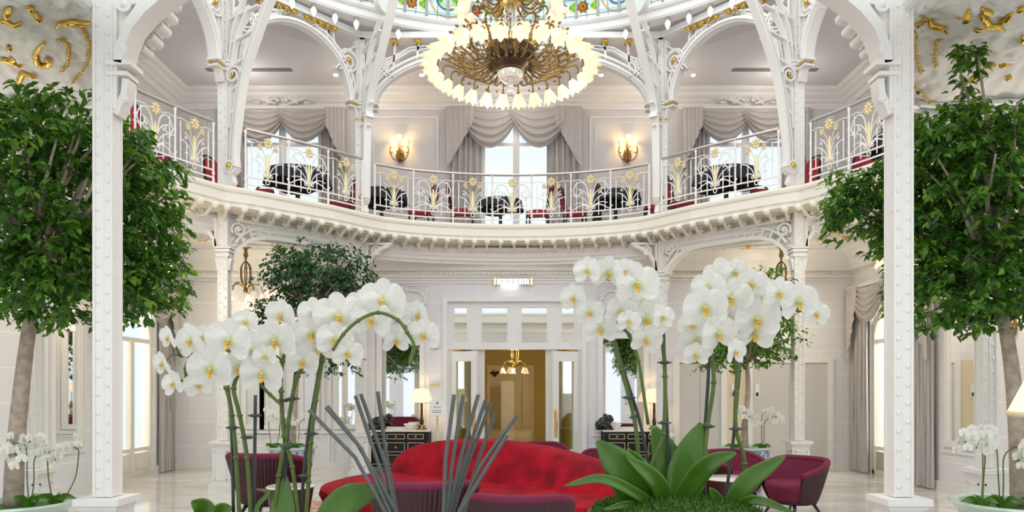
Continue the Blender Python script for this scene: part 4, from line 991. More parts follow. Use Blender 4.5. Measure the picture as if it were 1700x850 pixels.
for s in (-1, 1): light('soffit_fill_light', 'POINT', (s*5.7, 7.6, 2.9), 42, (1,.93,.82), .3)  # unseen fill added below the near soffits to lift their relief
for x in (-6, -3.2, 0, 3.2, 6): light('gallery_downlight', 'POINT', (x, 15.9, 8.2), 16, (1,.9,.8), .25)
for s in (-1,1): light('gallery_downlight', 'POINT', (s*6.9, 11.5, 8.0), 22, (1,.9,.8), .25)
for i, x in enumerate((557, 1151, 700, 998)):
    mb = MB(); D = 16.2; mb.lathe([(.05,-.012),(.05,0)], ((x-CX)*D/F, D, ZC-.001), 12); tag(mb.build('recessed_spotlight', mat('lit spot', (1,1,1), .5, emit=3) if i == 0 else bpy.data.materials['lit spot']), 'tiny recessed ceiling spotlight above the gallery, near the %s' % ('left inner column','right inner column','left of the chandelier','right of the chandelier')[i], 'lamp')
for s in (-1, 1):
    mb = MB(); mb.b2(s*4.9, s*6.8, 15.85, 16.0, ZC-.012, ZC)
    tag(mb.build('air_vent', mat('dark vent slot', (.2,.2,.2), .6) if s < 0 else bpy.data.materials['dark vent slot']), 'long dark ceiling air slot above the upper %s window' % lr[s], 'vent')
# sconces
def sconce(loc, rz, lab, n=3, sc=1.0, power=9):
    root = thing('wall_sconce', lab, 'lamp', loc, rz); root.scale = (sc,)*3
    mb = MB(); mb.ball((0,-.03,-.2), .1, 10, 8, (1,.5,1.6)); mb.tube(spline([(0,-.05,-.38),(.03,-.1,-.2),(-.02,-.1,0),(0,-.12,.12)], 5), .018, 6)
    for k in range(8): mb.ball((.06*sin(k*2.1), -.08-.02*cos(k), -.35+.05*k), .028, 6, 4, (1.2,.6,.8))
    mb.build('backplate', BRASS, root, smooth=True)
    for i in range(n):
        s = (i-(n-1)/2); x = s*.2; z = .12 if abs(s) < .6 else .0
        mb = MB(); mb.tube(spline([(0,-.06,-.25),(x*.6,-.12,-.32),(x*1.1,-.15,-.15),(x,-.15,z)], 6), .014, 6); mb.ball((x*.9,-.14,-.15), .025, 6, 4); mb.ball((x*1.05,-.17,-.05), .02, 6, 4)
        ar = mb.build('arm', BRASS, root, smooth=True); mb = MB(); tulip(mb, Matrix.Translation((x,-.15,z)), .075); mb.build('lamp_shade', SHADE, ar, smooth=True); mb = MB(); mb.ball((x,-.15,z+.06), .028, 8, 6); mb.build('bulb', BULB, ar)
    M = Matrix.Translation(loc) @ Matrix.Rotation(rz, 4, 'Z'); light('sconce_light', 'POINT', M @ V((0,-.22,.1)), power, (1,.6,.2), .05)
sconce((-2.67, UW, 7.45), 0, 'brass wall sconce with three lit flower shades left of the upper middle window')
sconce((2.75, UW, 7.45), 0, 'brass wall sconce with three lit flower shades right of the upper middle window')
sconce((-SX, 11.45+1.0, 3.02), R(90), 'small lit sconce on the left side wall seen through ficus leaves', 2, .9, 5)
sconce((SX, 10.2, 2.75), R(-90), 'small lit sconce on the right side wall seen through ficus leaves', 2, .9, 5)
for x, z, nm in (((746-23)*1.0, 2.05, 'upper'), (723, 1.95-.35, 'lower')):
    mb = MB(); mb.box(((x-CX)*BW/F, BW-.03, z+(0.52 if nm == 'upper' else .2)), (.16,.05,.035)); tag(mb.build('picture_light', BRASS2), '%s of two small brass picture lights left of the doorway' % nm, 'lamp')

# ---------------------------------------------------------------- gallery furniture
def chair_proto(lab, red=True):
    root = thing('dining_chair', lab, 'chair')
    mb = MB(); mb.box((0,0,.46),(.46,.46,.06)); mb.ball((0,0,.49), .22, 12, 6, (1,1,.22)); mb.build('seat', RSEAT if red else BLKC, root, smooth=50)
    def S(u, v):
        x = (u-.5)*.44*(1-.25*(2*v-1)**2*(1 if v > .5 else .2)); return (x, .2+.08*v+.04*cos((u-.5)*3), .52+.46*v)
    mb = MB(); mb.grid(S, 8, 8); mb.grid(lambda u, v: V(S(1-u, v))+V((0,.05,0)), 8, 8); mb.build('backrest', RSEAT if red else BLKC, root, smooth=True)
    mb = MB(); mb.tube(spline([(-.2,.24,.5),(-.21,.3,.8),(-.15,.33,1.0),(0,.34,1.04),(.15,.33,1.0),(.21,.3,.8),(.2,.24,.5)], 5), .02, 6); mb.build('back_frame', BLK, root, smooth=True)
    for sx in (-1,1):
        for sy in (-1,1): mb = MB(); mb.tube([(sx*.2, sy*.2, .44), (sx*.21, sy*.22+(.03 if sy > 0 else 0), 0)], [.022,.014], 6); mb.build('leg', BLK, root)
    return root
RSEAT = mat('crimson upholstery', (.35,.012,.03), .7, sheen=.3)
def table_proto(lab):
    root = thing('dining_table', lab, 'table')
    mb = MB(); mb.lathe([(.001,.745),(.45,.745),(.46,.73),(.46,.72),(.001,.715)], n=28); mb.build('tabletop', BLK, root)
    mb = MB(); n = 56
    def S(u, v): a = 2*pi*u; r = .465+.03*v+.025*v*sin(a*9); return (r*cos(a), r*sin(a), .752-.19*v*(1+.15*sin(a*4)))
    mb.grid(S, n, 4, wrapu=True); mb.lathe([(.001,.753),(.466,.753)], n=n); mb.build('tablecloth_drop', BLKC, root, smooth=40)
    mb = MB(); mb.lathe([(.25,0),(.25,.02),(.04,.05),(.035,.7)], n=16); mb.build('pedestal', BLK, root, smooth=40)
    return root
first_c = chair_proto('x'); first_t = table_proto('x'); used = [0, 0]
def put_chair(x, y, rz, lab):
    if not used[0]: used[0] = 1; place(first_c, (x, y, ZG), rz); first_c['label'] = lab; return first_c
    return dup(first_c, (x, y, ZG), rz, lab)
def put_table(x, y, lab, sc=1):
    if not used[1]: used[1] = 1; place(first_t, (x, y, ZG), 0, sc); first_t['label'] = lab; return first_t
    return dup(first_t, (x, y, ZG), 0, lab, sc)
put_table(-2.75, 15.1, 'round black draped table behind the left end of the middle balcony railing', 1.1)
put_chair(-1.95, 15.4, R(-100), 'red and black chair on the balcony right of the left draped table')
put_table(-.25, 15.5, 'round dark table in front of the bright middle balcony window')
put_chair(-1.05, 15.3, R(90), 'black framed chair left of the dark table at the middle window')
put_chair(.55, 15.4, R(-100), 'chair silhouetted against the bright upper middle window')
put_chair(1.35, 15.4, R(95), 'red backed chair in front of the grey drape right of the middle window')
put_table(2.2, 15.2, 'round black draped table on the balcony below the right sconce', 1.1)
put_chair(3.0, 15.0, R(-95), 'red chair at the right end of the middle balcony bay')
for s in (-1, 1):
    put_table(s*4.25, 14.2, 'large black draped table in the narrow %s balcony bay' % lr[s], 1.3)
    put_chair(s*5.35, 13.3, R(s*-75), 'red chair on the outer side of the draped table, %s balcony bay' % lr[s])
    put_chair(s*3.45, 14.7, R(s*100), 'red chair on the inner side of the draped table, %s balcony bay' % lr[s])
    put_chair(s*5.3, 15.0, R(0), 'red chair against the bright window behind the %s draped table' % lr[s])
    put_table(s*6.6, 11.9, 'black draped table in the outer %s balcony bay' % lr[s], 1.2)
    put_chair(s*6.0, 11.1, R(s*150), 'dark red chair close to the outer %s balcony railing' % lr[s])
    put_chair(s*6.9, 10.9, R(s*-120), 'dark red chair behind the outer %s balcony railing, nearer the wall' % lr[s])
    put_chair(s*6.5, 12.9, R(0), 'dark red chair beyond the table in the outer %s balcony bay' % lr[s])
rd = thing('bust', 'small dark bust on a stand behind the right draped balcony table', 'sculpture', (1.95, 16.4, ZG))
mb = MB(); mb.lathe([(.16,0),(.16,.05),(.11,.08),(.11,.9),(.15,.95),(.15,1.0)], n=16); mb.build('stand', BLK, rd, smooth=40)
mb = MB(); mb.ball((0,0,1.08), .14, 12, 8, (1.1,.7,.9)); mb.tube([(0,0,1.1),(0,0,1.22)], .05, 8); mb.ball((0,-.01,1.3), .1, 12, 8, (.85,1,1.15)); mb.ball((0,-.11,1.29), .02, 6, 4); mb.build('head', BRONZE, rd, smooth=True)

# ---------------------------------------------------------------- ground-floor furniture
# rug
mb = MB(); mb.lathe([(.001,.012),(3.25,.012),(3.25,0)], (0,9.2,0), 64, 1.05, 1); tag(mb.build('rug', RUG), 'red and cream patterned rug under the red round sofa', 'rug')
sf = thing('round_sofa', 'large round red velvet sofa with a curved hump back', 'sofa', (.0, 9.35, 0))
mb = MB(); mb.lathe([(2.2,.03),(2.3,.04),(2.36,.12),(2.38,.30),(2.42,.38),(2.40,.45),(2.3,.48),(2.0,.475),(.001,.47)], n=80, sx=1.02, sy=.82)
for k in range(0): pass
mb.build('seat', RED, sf, smooth=50)
mb = MB()
for k in range(46):
    a = k*2*pi/46; r = 1.6+.45*(k % 2); mb.ball((r*cos(a)*1.02, r*sin(a)*.82, .473), .022, 6, 4, (1,1,.4))
mb.build('seat_buttons', RED, sf, smooth=True)
bp = [(-1.75,1.45),(-1.4,1.25),(-.9,.95),(-.35,.62),(.2,.2),(.7,-.25),(1.15,-.85),(1.42,-1.3)]
bq = spline([V((a, b, 0)) for a, b in bp], 8); NB = len(bq)-1
def backprof(t): return .47+.52*max(0, sin(pi*min(1, (t*.97+.03)**.86)))**.62
def SB(u, v):
    i = min(NB, int(round(u*NB))); p = bq[i]; t = (bq[min(i+1,NB)]-bq[max(i-1,0)]).normalized(); n = V((t.y, -t.x, 0)); h = backprof(u); wd = .1+.26*min(1, sin(pi*u)*1.6)
    prof = [(1.25,0),(1.1,.25),(.85,.55),(.62,.82),(.42,.95),(.1,1.0),(-.35,1.0),(-.62,.95),(-.75,.8),(-.85,.5),(-1.0,0)]
    k = v*10; j = min(9, int(k)); f = k-j; a = prof[j][0]+(prof[j+1][0]-prof[j][0])*f; b = prof[j][1]+(prof[j+1][1]-prof[j][1])*f
    seam = -.03*max(0, 1-abs(((u*4) % 1)-.5)/.03) if b < .97 else -.01*max(0, 1-abs(((u*4) % 1)-.5)/.03)
    q = p+n*(a*wd+(seam if a > 0 else -seam)); return (q.x, q.y, .44+(h-.44)*b)
mb = MB(); mb.grid(SB, NB, 20)
mb.build('backrest', RED, sf, smooth=60)

def tub(lab, loc, rz, sc=1):
    root = thing('tub_armchair', lab, 'armchair', loc, rz); root.scale = (sc,)*3
    # opening faces -Y; shell wraps
    def Sh(u, v, off=0):
        a = R(-128+256*u); t = abs(2*u-1); top = .74-.20*max(0, t-.35)**1.3*1.6; r = .30+.17*v**.8-off
        z = .17+(top-.17)*v; r += (.004*cos(a*70) if not off else 0); return (r*sin(a)*1.05, r*cos(a)*.92, z)
    mb = MB(); mb.grid(lambda u, v: Sh(u, v), 420, 8); mb.lathe([(.001,.15),(.25,.15),(.31,.19)], n=30, sx=1.03, sy=.92); mb.build('shell', BURGD, root, smooth=True)
    for k in range(0): pass
    mb = MB(); mb.grid(lambda u, v: Sh(1-u, v, .07), 40, 10); mb.build('inner_back', BURG, root, smooth=True)
    mb = MB(); mb.tube([V(Sh(k/40, 1, .035)) for k in range(41)], .042, 8); mb.build('rim_cushion', BURG, root, smooth=True)
    mb = MB(); mb.lathe([(.001,.46),(.30,.455),(.36,.43),(.37,.38),(.34,.30),(.3,.2)], n=30, sx=1.03, sy=.95); mb.build('seat', BURG, root, smooth=60)
    for sx in (-1,1):
        for sy in (-1,1): mb = MB(); mb.tube([(sx*.17, sy*.17, .19), (sx*.26, sy*.25, 0)], [.028,.014], 8); mb.build('leg', BLK, root, smooth=True)
    return root
tub('burgundy tub armchair behind the left orchid stems', ((447-CX)*9.4/F, 9.4, .013), R(170), 1.12)
tub('burgundy tub armchair seen side-on at far right by the column', ((1316-CX)*9.6/F, 9.6, .013), R(-62), .98)
tub('burgundy tub armchair behind the white topped table and right orchid', ((1222-CX)*10.6/F, 10.6, 0), R(30), 1.0)
tub('dark plum tub armchair with its back to us, left of the two in the foreground', ((703-CX)*6.85/F, 6.85, 0.014), R(190), 1.08)
tub('dark plum tub armchair with its back to us, right of the two in the foreground', ((862-CX)*6.35/F, 6.35, 0.014), R(176), 1.02)
tub('dark tub armchair whose back just shows above the sofa hump', ((905-CX)*13.0/F, 13.0, 0), R(20), .92)
tub('dark tub armchair just showing over the right end of the sofa back', ((1000-CX)*12.6/F, 12.6, 0), R(-20), .80)
def drum(lab, loc, r=.27, h=.55):
    root = thing('side_table', lab, 'table', loc)
    mb = MB(); mb.lathe([(r*.6,0),(r*.68,.02),(r*.85,h*.5),(r,h-.04),(r,h-.02)], n=32); mb.build('drum_base', WOODD, root, smooth=40)
    mb = MB(); mb.lathe([(r,h-.02),(r*1.02,h-.01),(r*.98,h),(.001,h)], n=32); mb.build('marble_top', MTOP, root, smooth=40)
drum('brown drum side table with white marble top at the left sofa end', (-2.62, 8.45, .0)); drum('brown drum side table with white marble top by the right orchid leaves', (2.78, 9.15, .0), .33, .56)
# consoles
def console(x, lab):
    root = thing('console_cabinet', lab, 'cabinet', (x, BW-.32, 0)); w_ = 1.3; h = .86; d = .4
    mb = MB(); mb.b2(-w_/2, w_/2, -d/2, d/2, .12, h-.03)
    for s in (-1,1):
        mb.b2(s*(w_/2-.05), s*(w_/2+.02), -d/2-.02, -d/2+.05, 0, h-.03); mb.b2(s*(w_/2-.05), s*(w_/2+.02), d/2-.05, d/2, 0, h-.03)
    mb.build('body', BLK, root); mb = MB(); mb.b2(-w_/2-.04, w_/2+.04, -d/2-.05, d/2+.02, h-.03, h); mb.build('marble_top', MTOP, root)
    def dw(x0, x1, z0, z1, nm):
        mb = MB(); mb.b2(x0, x1, -d/2-.02, -d/2, z0, z1); q = mb.build(nm, BLK, root)
        mb = MB(); frame(mb, x0+.02, x1-.02, z0+.02, z1-.02, -d/2-.02, .008, .004); mb.build('gilt_line', PGOLD, q)
        mb = MB(); mb.lathe([(.001,-.01),(.022,-.008),(.022,.0)], ((x0+x1)/2 if nm == 'drawer' else x0+.04, -d/2-.03, (z0+z1)/2), 10, M=Matrix.Rotation(R(90), 4, 'X')); mb.build('knob', BRASS2, q)
    for x0, x1 in ((-.58,-.22),(-.2,.2),(.22,.58)): dw(x0, x1, .66, .80, 'drawer')
    for z0, z1 in ((.40,.63),(.15,.38)): dw(-.2, .2, z0, z1, 'drawer')
    dw(-.58, -.22, .15, .63, 'door'); dw(.22, .58, .15, .63, 'door')
console((660-CX)*14.68/F, 'black lacquer console with gilt lines and marble top left of the doorway'); console((1054-CX)*14.68/F, 'black lacquer console with gilt lines and marble top right of the doorway')
def pleat(mb, r0, r1, h, z, n=36, wig=.035):
    mb.grid(lambda u, v: ((r0+(r1-r0)*v)*(1+wig*cos(2*pi*u*n))*cos(2*pi*u), (r0+(r1-r0)*v)*(1+wig*cos(2*pi*u*n))*sin(2*pi*u), z+h*v), n*4, 2, wrapu=True)
def tlamp(loc, lab, sc=1, power=6):
    root = thing('table_lamp', lab, 'lamp', loc); root.scale = (sc,)*3
    mb = MB(); mb.lathe([(.11,0),(.11,.02),(.07,.04),(.08,.08),(.03,.1)], n=16); mb.build('base', BRASS, root, smooth=True)
    mb = MB(); mb.lathe([(.03,.09),(.05,.16),(.035,.22),(.03,.26),(.026,.5),(.035,.53),(.012,.56)], n=14); mb.build('stem', BRONZE, root, smooth=True)
    mb = MB(); pleat(mb, .23, .13, .28, .56); mb.build('lamp_shade', LSH, root, smooth=True)
    mb = MB(); mb.ball((0,0,.68), .04, 8, 6); mb.tube([(0,0,.55),(0,0,.85)], .006, 5); mb.build('bulb', BULB, root)
    light('lamp_light', 'POINT', V(loc)+V((0,-.01,.70*sc)), power, (1,.72,.38), .05)
tlamp(((700-CX)*14.7/F, 14.7, .86), 'table lamp with pleated cream shade on the left console', 1, 7); tlamp(((1086-CX)*14.7/F, 14.7, .86), 'table lamp with pleated cream shade on the right console', 1, 7)
# big lamp at right edge
mb0 = thing('lamp_table', 'small side table under the large lamp at the right edge', 'table', (2.34, 3.0, 0))
mb = MB(); mb.lathe([(.2,0),(.2,.03),(.04,.06),(.04,.68)], n=20); mb.build('pedestal', WOODD, mb0, smooth=40); mb = MB(); mb.lathe([(.001,.68),(.3,.68),(.3,.71),(.001,.71)], n=28); mb.build('top', WOODD, mb0)
bl = thing('table_lamp', 'large pleated cream lampshade cut by the right edge of view', 'lamp', (2.34, 3.0, .71))
mb = MB(); mb.lathe([(.12,0),(.12,.03),(.05,.06),(.06,.2),(.09,.35),(.05,.5),(.02,.55),(.015,.86)], n=20); mb.build('base', BRASS, bl, smooth=True)
mb = MB(); pleat(mb, .22, .07, .34, .87, 30, .02); mb.build('lamp_shade', LSH, bl, smooth=True)
mb = MB(); mb.tube([(-.23+.0,0,0),(0,0,0)], .001, 4) if False else mb.lathe([(.222,.865),(.226,.875),(.222,.885)], n=60); mb.build('shade_trim', PGOLD, bl)
light('lamp_light', 'POINT', (2.34, 3.0, 1.72), 4, (1,.8,.45), .05)
# statues on the consoles and small objects
def figure(x, lab, rz):
    root = thing('figurine', lab, 'sculpture', ((x-CX)*14.62/F, 14.62, .86), rz)
    mb = MB(); mb.ball((0,0,.14), .13, 12, 8, (1.1,.8,1)); mb.ball((.1,-.02,.22), .09, 12, 8); mb.ball((-.1,0,.1), .1, 10, 8); mb.tube([(.08,0,.12),(.16,-.02,.03)], [.05,.035], 8); mb.tube([(-.05,-.05,.1),(.02,-.09,.02)], [.05,.035], 8); mb.ball((.17,-.03,.2), .035, 8, 6)
    mb.build('body', BLK, root, smooth=True); mb = MB(); mb.box((0,0,.012),(.32,.2,.024)); mb.build('plinth', BLK, root)
figure(627, 'black crouching figurine on the left end of the left console', 0); figure(1003, 'black crouching figurine on the left end of the right console', .3)
def dish(x, lab, m=WH):
    mb = MB(); mb.lathe([(.05,0),(.06,.02),(.13,.1),(.14,.12),(.12,.12),(.06,.03),(.001,.03)], ((x-CX)*14.66/F, 14.66, .86), 18); tag(mb.build('bowl', m, smooth=40), lab, 'bowl')
dish(681, 'white bowl on the left console beside the lamp'); dish(1021, 'white bowl on the right console in front of the mirror')
# sign stand
sg = thing('sign_stand', 'white notice on a slim brass stand left of the doorway', 'sign', ((726-CX)*14.2/F, 14.2, 0))
mb = MB(); mb.lathe([(.14,0),(.14,.02),(.03,.04),(.02,.06),(.018,1.17)], n=16); mb.build('pole', BRASS2, sg, smooth=40)
mb = MB(); mb.M = Matrix.Translation((0,-.02,1.31)) @ Matrix.Rotation(R(-15), 4, 'X'); mb.b2(-.16,.16,-.01,.01,-.15,.16); mb.build('board', WH, sg)
INK = mat('grey ink', (.08,.08,.08), .8)
mb = MB(); mb.M = Matrix.Translation((0,-.02,1.31)) @ Matrix.Rotation(R(-15), 4, 'X')
mb.b2(-.014,.014,-.013,-.0105,.095,.13); mb.b2(-.02,.02,-.013,-.0105,.085,.092)
for z, hw, t in ((.02,.075,.006),(-.045,.09,.005),(-.085,.085,.008)):
    x = -hw
    while x < hw: L = random.uniform(.006,.016); mb.b2(x, x+L, -.013, -.0105, z-t, z+t); x += L+.005
mb.build('lettering', INK, sg)

# ---------------------------------------------------------------- plants
def leafmesh(mb, p, dirv, L, wd, up):
    d = dirv.normalized(); s = d.cross(up); 
    if s.length < 1e-3: s = V((1,0,0))
    s.normalize(); n = s.cross(d)
    a = p+d*L*.45+s*wd/2+n*L*.06; b = p+d*L*.45-s*wd/2+n*L*.06; t = p+d*L-n*L*.12; m_ = p+d*L*.5
    a2 = p+d*L*.78+s*wd*.3; b2 = p+d*L*.78-s*wd*.3
    mb.add([p, a, a2, t, b2, b, m_], [(0,1,6),(1,2,6),(2,3,6),(3,4,6),(4,5,6),(5,0,6)])
def crown(blobs, nleaf, L, seed, keep=None, droop=.9):
    rnd = random.Random(seed); mb = MB(); tot = sum(b[6] for b in blobs)
    for (cx_, cy_, cz, rx, ry, rz_, wt) in blobs:
        n = int(nleaf*wt/tot); k = 0
        while k < n:
            # twig
            a = rnd.uniform(0, 2*pi); c = rnd.uniform(-1, 1); rr = rnd.random()**.45; sc_ = sqrt(1-c*c)
            base = V((cx_+rx*rr*sc_*cos(a), cy_+ry*rr*sc_*sin(a), cz+rz_*rr*c))
            out = (base-V((cx_, cy_, cz))); out = V((out.x/rx, out.y/ry, .2)); out = out.normalized() if out.length else V((1,0,0))
            m_ = rnd.randint(7, 14); tl = rnd.uniform(.12,.3)*(L/.08)
            for q in range(m_):
                f = q/m_; p = base+out*tl*f+V((0,0,-tl*.7*f*f))+V((rnd.gauss(0,.02),rnd.gauss(0,.02),rnd.gauss(0,.02)))
                if keep and not keep(p): k += 1; continue
                dv = out*.5+V((rnd.gauss(0,.6), rnd.gauss(0,.6), -droop*rnd.uniform(.2,1.2)))
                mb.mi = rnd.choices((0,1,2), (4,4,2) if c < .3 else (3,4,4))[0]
                l_ = L*rnd.uniform(.7,1.25); leafmesh(mb, p, dv, l_, l_*.5, V((rnd.gauss(0,.4), rnd.gauss(0,.4), 1))); k += 1
    return mb
def branches(mb, top, tips, r0, r1=.008):
    for t in tips:
        t = V(t); mid = top.lerp(t, .5)+V((random.gauss(0,.06), random.gauss(0,.06), .08)); mb.tube(spline([top, mid, t], 5), [r0+(r1-r0)*i/10 for i in range(11)], 6)
def ficus(lab, base, trunk, blobs, nleaf, L, seed, mats, keep=None, tr=.06):
    root = thing('ficus_tree', lab, 'tree', base)
    B = V(base); mb = MB(); q = spline([V(p)-B for p in trunk], 6); mb.tube(q, [tr*(1.25-.5*i/(len(q)-1)) for i in range(len(q))], 12)
    top = q[-1]; rn = random.Random(seed)
    tips = []
    for b in blobs:
        for k in range(max(3, int(7*b[6]))):
            a = rn.uniform(0, 6.28); tips.append(V((b[0]+b[3]*.7*cos(a), b[1]+b[4]*.7*sin(a), b[2]+b[5]*rn.uniform(-.5,.8)))-B)
    tips = [t for t in tips if not keep or keep(t+B)]
    branches(mb, top, tips, tr*.5); mb.build('trunk', BARK, root, smooth=True)
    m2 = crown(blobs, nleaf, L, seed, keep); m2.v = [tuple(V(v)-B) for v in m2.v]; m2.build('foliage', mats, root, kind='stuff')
    return root
def planter(lab, loc, r, h, style):
    root = thing('planter', lab, 'planter', loc)
    if style == 'cel':
        mb = MB(); mb.lathe([(r*.62,0),(r*.66,.05),(r*.8,h*.5),(r*.92,h-.07),(r*.9,h-.06),(r*.9,h-.07)], n=40); mb.build('body', PORC, root, smooth=40)
        mb = MB(); mb.lathe([(r*.9,h-.1),(r*1.0,h-.05),(r*1.06,h-.02),(r*1.04,h),(r*.9,h-.01),(r*.86,h-.06)], n=40); mb.build('rim', CEL, root, smooth=50)
    else:
        mb = MB(); mb.lathe([(r*.55,0),(r*.6,.03),(r*.62,.1),(r*.78,h*.55),(r*.86,h-.16),(r*.86,h-.14)], n=40); mb.build('body', PORC, root, smooth=40)
        mb = MB(); mb.lathe([(r*.865,h-.17),(r*.89,h-.05)], n=40); mb.build('blue_band', BLUEB, root, smooth=40)
        mb = MB(); mb.lathe([(r*.88,h-.06),(r*1.0,h-.03),(r*1.0,h),(r*.9,h),(r*.85,h-.05)], n=40); mb.build('rim', CEL, root, smooth=50)
    mb = MB(); mb.lathe([(.001,h-.03),(r*.5,h-.04),(r*.87,h-.06)], n=30); mb.build('soil', MOSS, root, smooth=True)
    return root
# orchid flower prototype
def petal(mb, M, L, wd, cup=.25, wave=.06, nu=9, nv=8, round_=1.0, skew=.5):
    def S(u, v):
        s = (v-.5)*2; t = (1-cos(pi*u))/2; w_ = wd*(sin(pi*u)**(1.0 if round_ > .9 else 1.1) if 0 < u < 1 else .01)*(1-skew*.5+skew*t)
        if t < .15: w_ = max(w_, wd*.22)
        x = s*w_/2; y = L*t; z = cup*L*(t*t-.35*t)-cup*.35*wd*s*s*sin(pi*u)+wave*wd*sin(t*5+s*3)*.5*sin(pi*u)
        return M @ V((x, y, z))
    mb.grid(S, nu, nv)
def flower_mesh(seed, half_=False):
    rn = random.Random(seed); mb = MB(); Rz = lambda a: Matrix.Rotation(R(a), 4, 'Z')
    # local: flower faces +Z, up = +Y; unit radius 1
    for a in (0, 122, -122):
        petal(mb, Matrix.Translation((0,0,-.05)) @ Rz(a+rn.uniform(-4,4)) @ Matrix.Rotation(R(rn.uniform(-6,8)), 4, 'X'), 1.0, .66, .12, .08, round_=.8)
    for s in (-1, 1):
        petal(mb, Rz(s*68+rn.uniform(-4,4)) @ Matrix.Rotation(R(6+rn.uniform(-5,6)), 4, 'X') @ Matrix.Rotation(R(s*5), 4, 'Y'), 1.0, 1.12, .16, .12, round_=1, skew=.35)
    lip = MB()
    for s in (-1, 1): petal(lip, Matrix.Translation((s*.04,-.03,.06)) @ Rz(s*100) @ Matrix.Rotation(R(55), 4, 'X'), .22, .2, .1)
    petal(lip, Matrix.Translation((0,-.05,.04)) @ Rz(180) @ Matrix.Rotation(R(35), 4, 'X'), .34, .18, -.3); lip.ball((0,-.08,.12), .055, 8, 6)
    col_ = MB(); col_.ball((0,.04,.1), .075, 8, 6, (1,.9,1.5))
    return mb, lip, col_
FP_ = []
LIPG = mat('greenish column', (.85,.85,.6), .5)
hid = []
for k in range(3):
    a, b, c = flower_mesh(k); q = []
    for mb, mm, nm in ((a, PETAL, 'petals'), (b, LIP, 'lip'), (c, PETAL, 'column')):
        o = mb.build(nm, mm, smooth=True); q.append(o.data); bpy.data.objects.remove(o)
    FP_.append(q)
def add_flower(root, p, r, face, up=V((0,0,1)), k=0, parts=True, name='flower'):
    o = bpy.data.objects.new(name, FP_[k][0]); COL.objects.link(o); o.parent = root
    z = face.normalized(); x = up.cross(z).normalized(); y = z.cross(x)
    M = Matrix((x, y, z)).transposed().to_4x4(); M = Matrix.Translation(p) @ M @ Matrix.Scale(r, 4); o.matrix_local = M
    if parts:
        for nm, d in (('lip', FP_[k][1]),): c = bpy.data.objects.new(nm, d); COL.objects.link(c); c.parent = o
        c = bpy.data.objects.new('flower_column', FP_[k][2]); COL.objects.link(c); c.parent = o
    return o
def oleaf(mb, pts, wd, fold=.25, n=14):
    q = spline(pts, max(3, n//(len(pts)-1))); N = len(q)-1; vs = []
    for i, p in enumerate(q):
        t = (q[min(i+1,N)]-q[max(i-1,0)]).normalized(); s = t.cross(V((0,-1,.15)))
        if s.length < .1: s = t.cross(V((1,0,0)))
        s.normalize(); nn = s.cross(t); u = i/N; w_ = wd*max(.04, sin(pi*min(1, u*.86+.14)))**.7 if u < .98 else wd*.1
        for k in range(7):
            c = (k/3-1); vs.append(p+s*c*w_/2+nn*(abs(c)**1.2)*w_*fold*.5)
        # thickness bottom
    fs = [(i*7+k, i*7+k+1, (i+1)*7+k+1, (i+1)*7+k) for i in range(N) for k in range(6)]
    mb.add(vs, fs)
def small_orchid(lab, loc, h, seed, group, sc=1, lean=0, detail=False, nf=None):
    rn = random.Random(seed); root = thing('potted_orchid', lab, 'orchid', loc, 0, group)
    nst = 2 if detail else 2
    for s_ in range(nst):
        hx = h*(1-.12*s_); a = lean+rn.uniform(-.35,.35)*(1 if s_ else .4); dx = cos(rn.uniform(0,6.28))*.08+(.1 if s_ else -.08); dy = rn.uniform(-.05,.05)
        tip = V((dx*1.2+a*.4, dy*2, hx)); q = spline([V((dx*.2,0,0)), V((dx*.8,dy,hx*.45)), V((dx, dy, hx*.85)), tip, tip+V((.08*(1 if a > 0 else -1),-.04,.01)), tip+V((.17*(1 if a > 0 else -1),-.06,-.07))], 5)
        mb = MB(); mb.tube(q, .005*sc, 5); st = mb.build('stem', OST, root, smooth=True)
        m_ = nf or 9
        for k in range(m_):
            i = len(q)-1-int(k*len(q)*.42/m_); p = q[i]+V((rn.gauss(0,.035), rn.uniform(-.05,.0), rn.gauss(0,.035)))
            add_flower(root, p, rn.uniform(.034,.044)*sc, V((rn.uniform(-.7,.7), -1, rn.uniform(-.3,.3))), k=rn.randint(0,2), parts=detail)
    mb = MB()
    for k in range(5):
        a = k*1.3+rn.uniform(0,.5); c, s = cos(a), sin(a)*.6; oleaf(mb, [V((0,0,0)), V((.07*c,.07*s,.09)), V((.17*c,.17*s,.07+.05*(k % 2)))], .06, n=8)
    mb.build('leaves', OLF, root, smooth=True)
    return root
# --- near trees
def keepL(p):
    x = CX+F*p.x/p.y; y = HY-F*(p.z-H)/p.y
    if p.x < -7.0: return False
    if x > 315 or p.z < 1.95: return False
    if x > 150 and p.y < 5.98: return False
    if x > 205 and y < 210: return False
    if x > 250 and y < 262: return False
    return math.hypot(p.x+3.22, p.y-5.7) > .3
def keepR(p):
    x = CX+F*p.x/p.y; y = HY-F*(p.z-H)/p.y
    if x < 1368 or p.z < 1.9: return False
    if x < 1530 and p.y < 5.98: return False
    if x < 1470 and (y < 262 or y > 425): return False
    if x < 1515 and y < 150: return False
    if y < 60 or (y < 165-.25*max(0, 1600-x) and abs(x-1604+.12*(y-60)*-1) > 24): return False
    return math.hypot(p.x-3.08, p.y-5.7) > .3
def bl_(x, y, D, rx, rz_, ry, wt): p = PX(x, y, D); s = D/F; return (p.x, p.y, p.z, rx*s, ry, rz_*s, wt)
TD = 6.3
T0 = PX(22, 830, TD)
BASE_L = (PX(22,835,TD).x, TD, 0); hp = .70
planter('large celadon rimmed planter at the bottom left corner', BASE_L, .46, hp, 'cel')
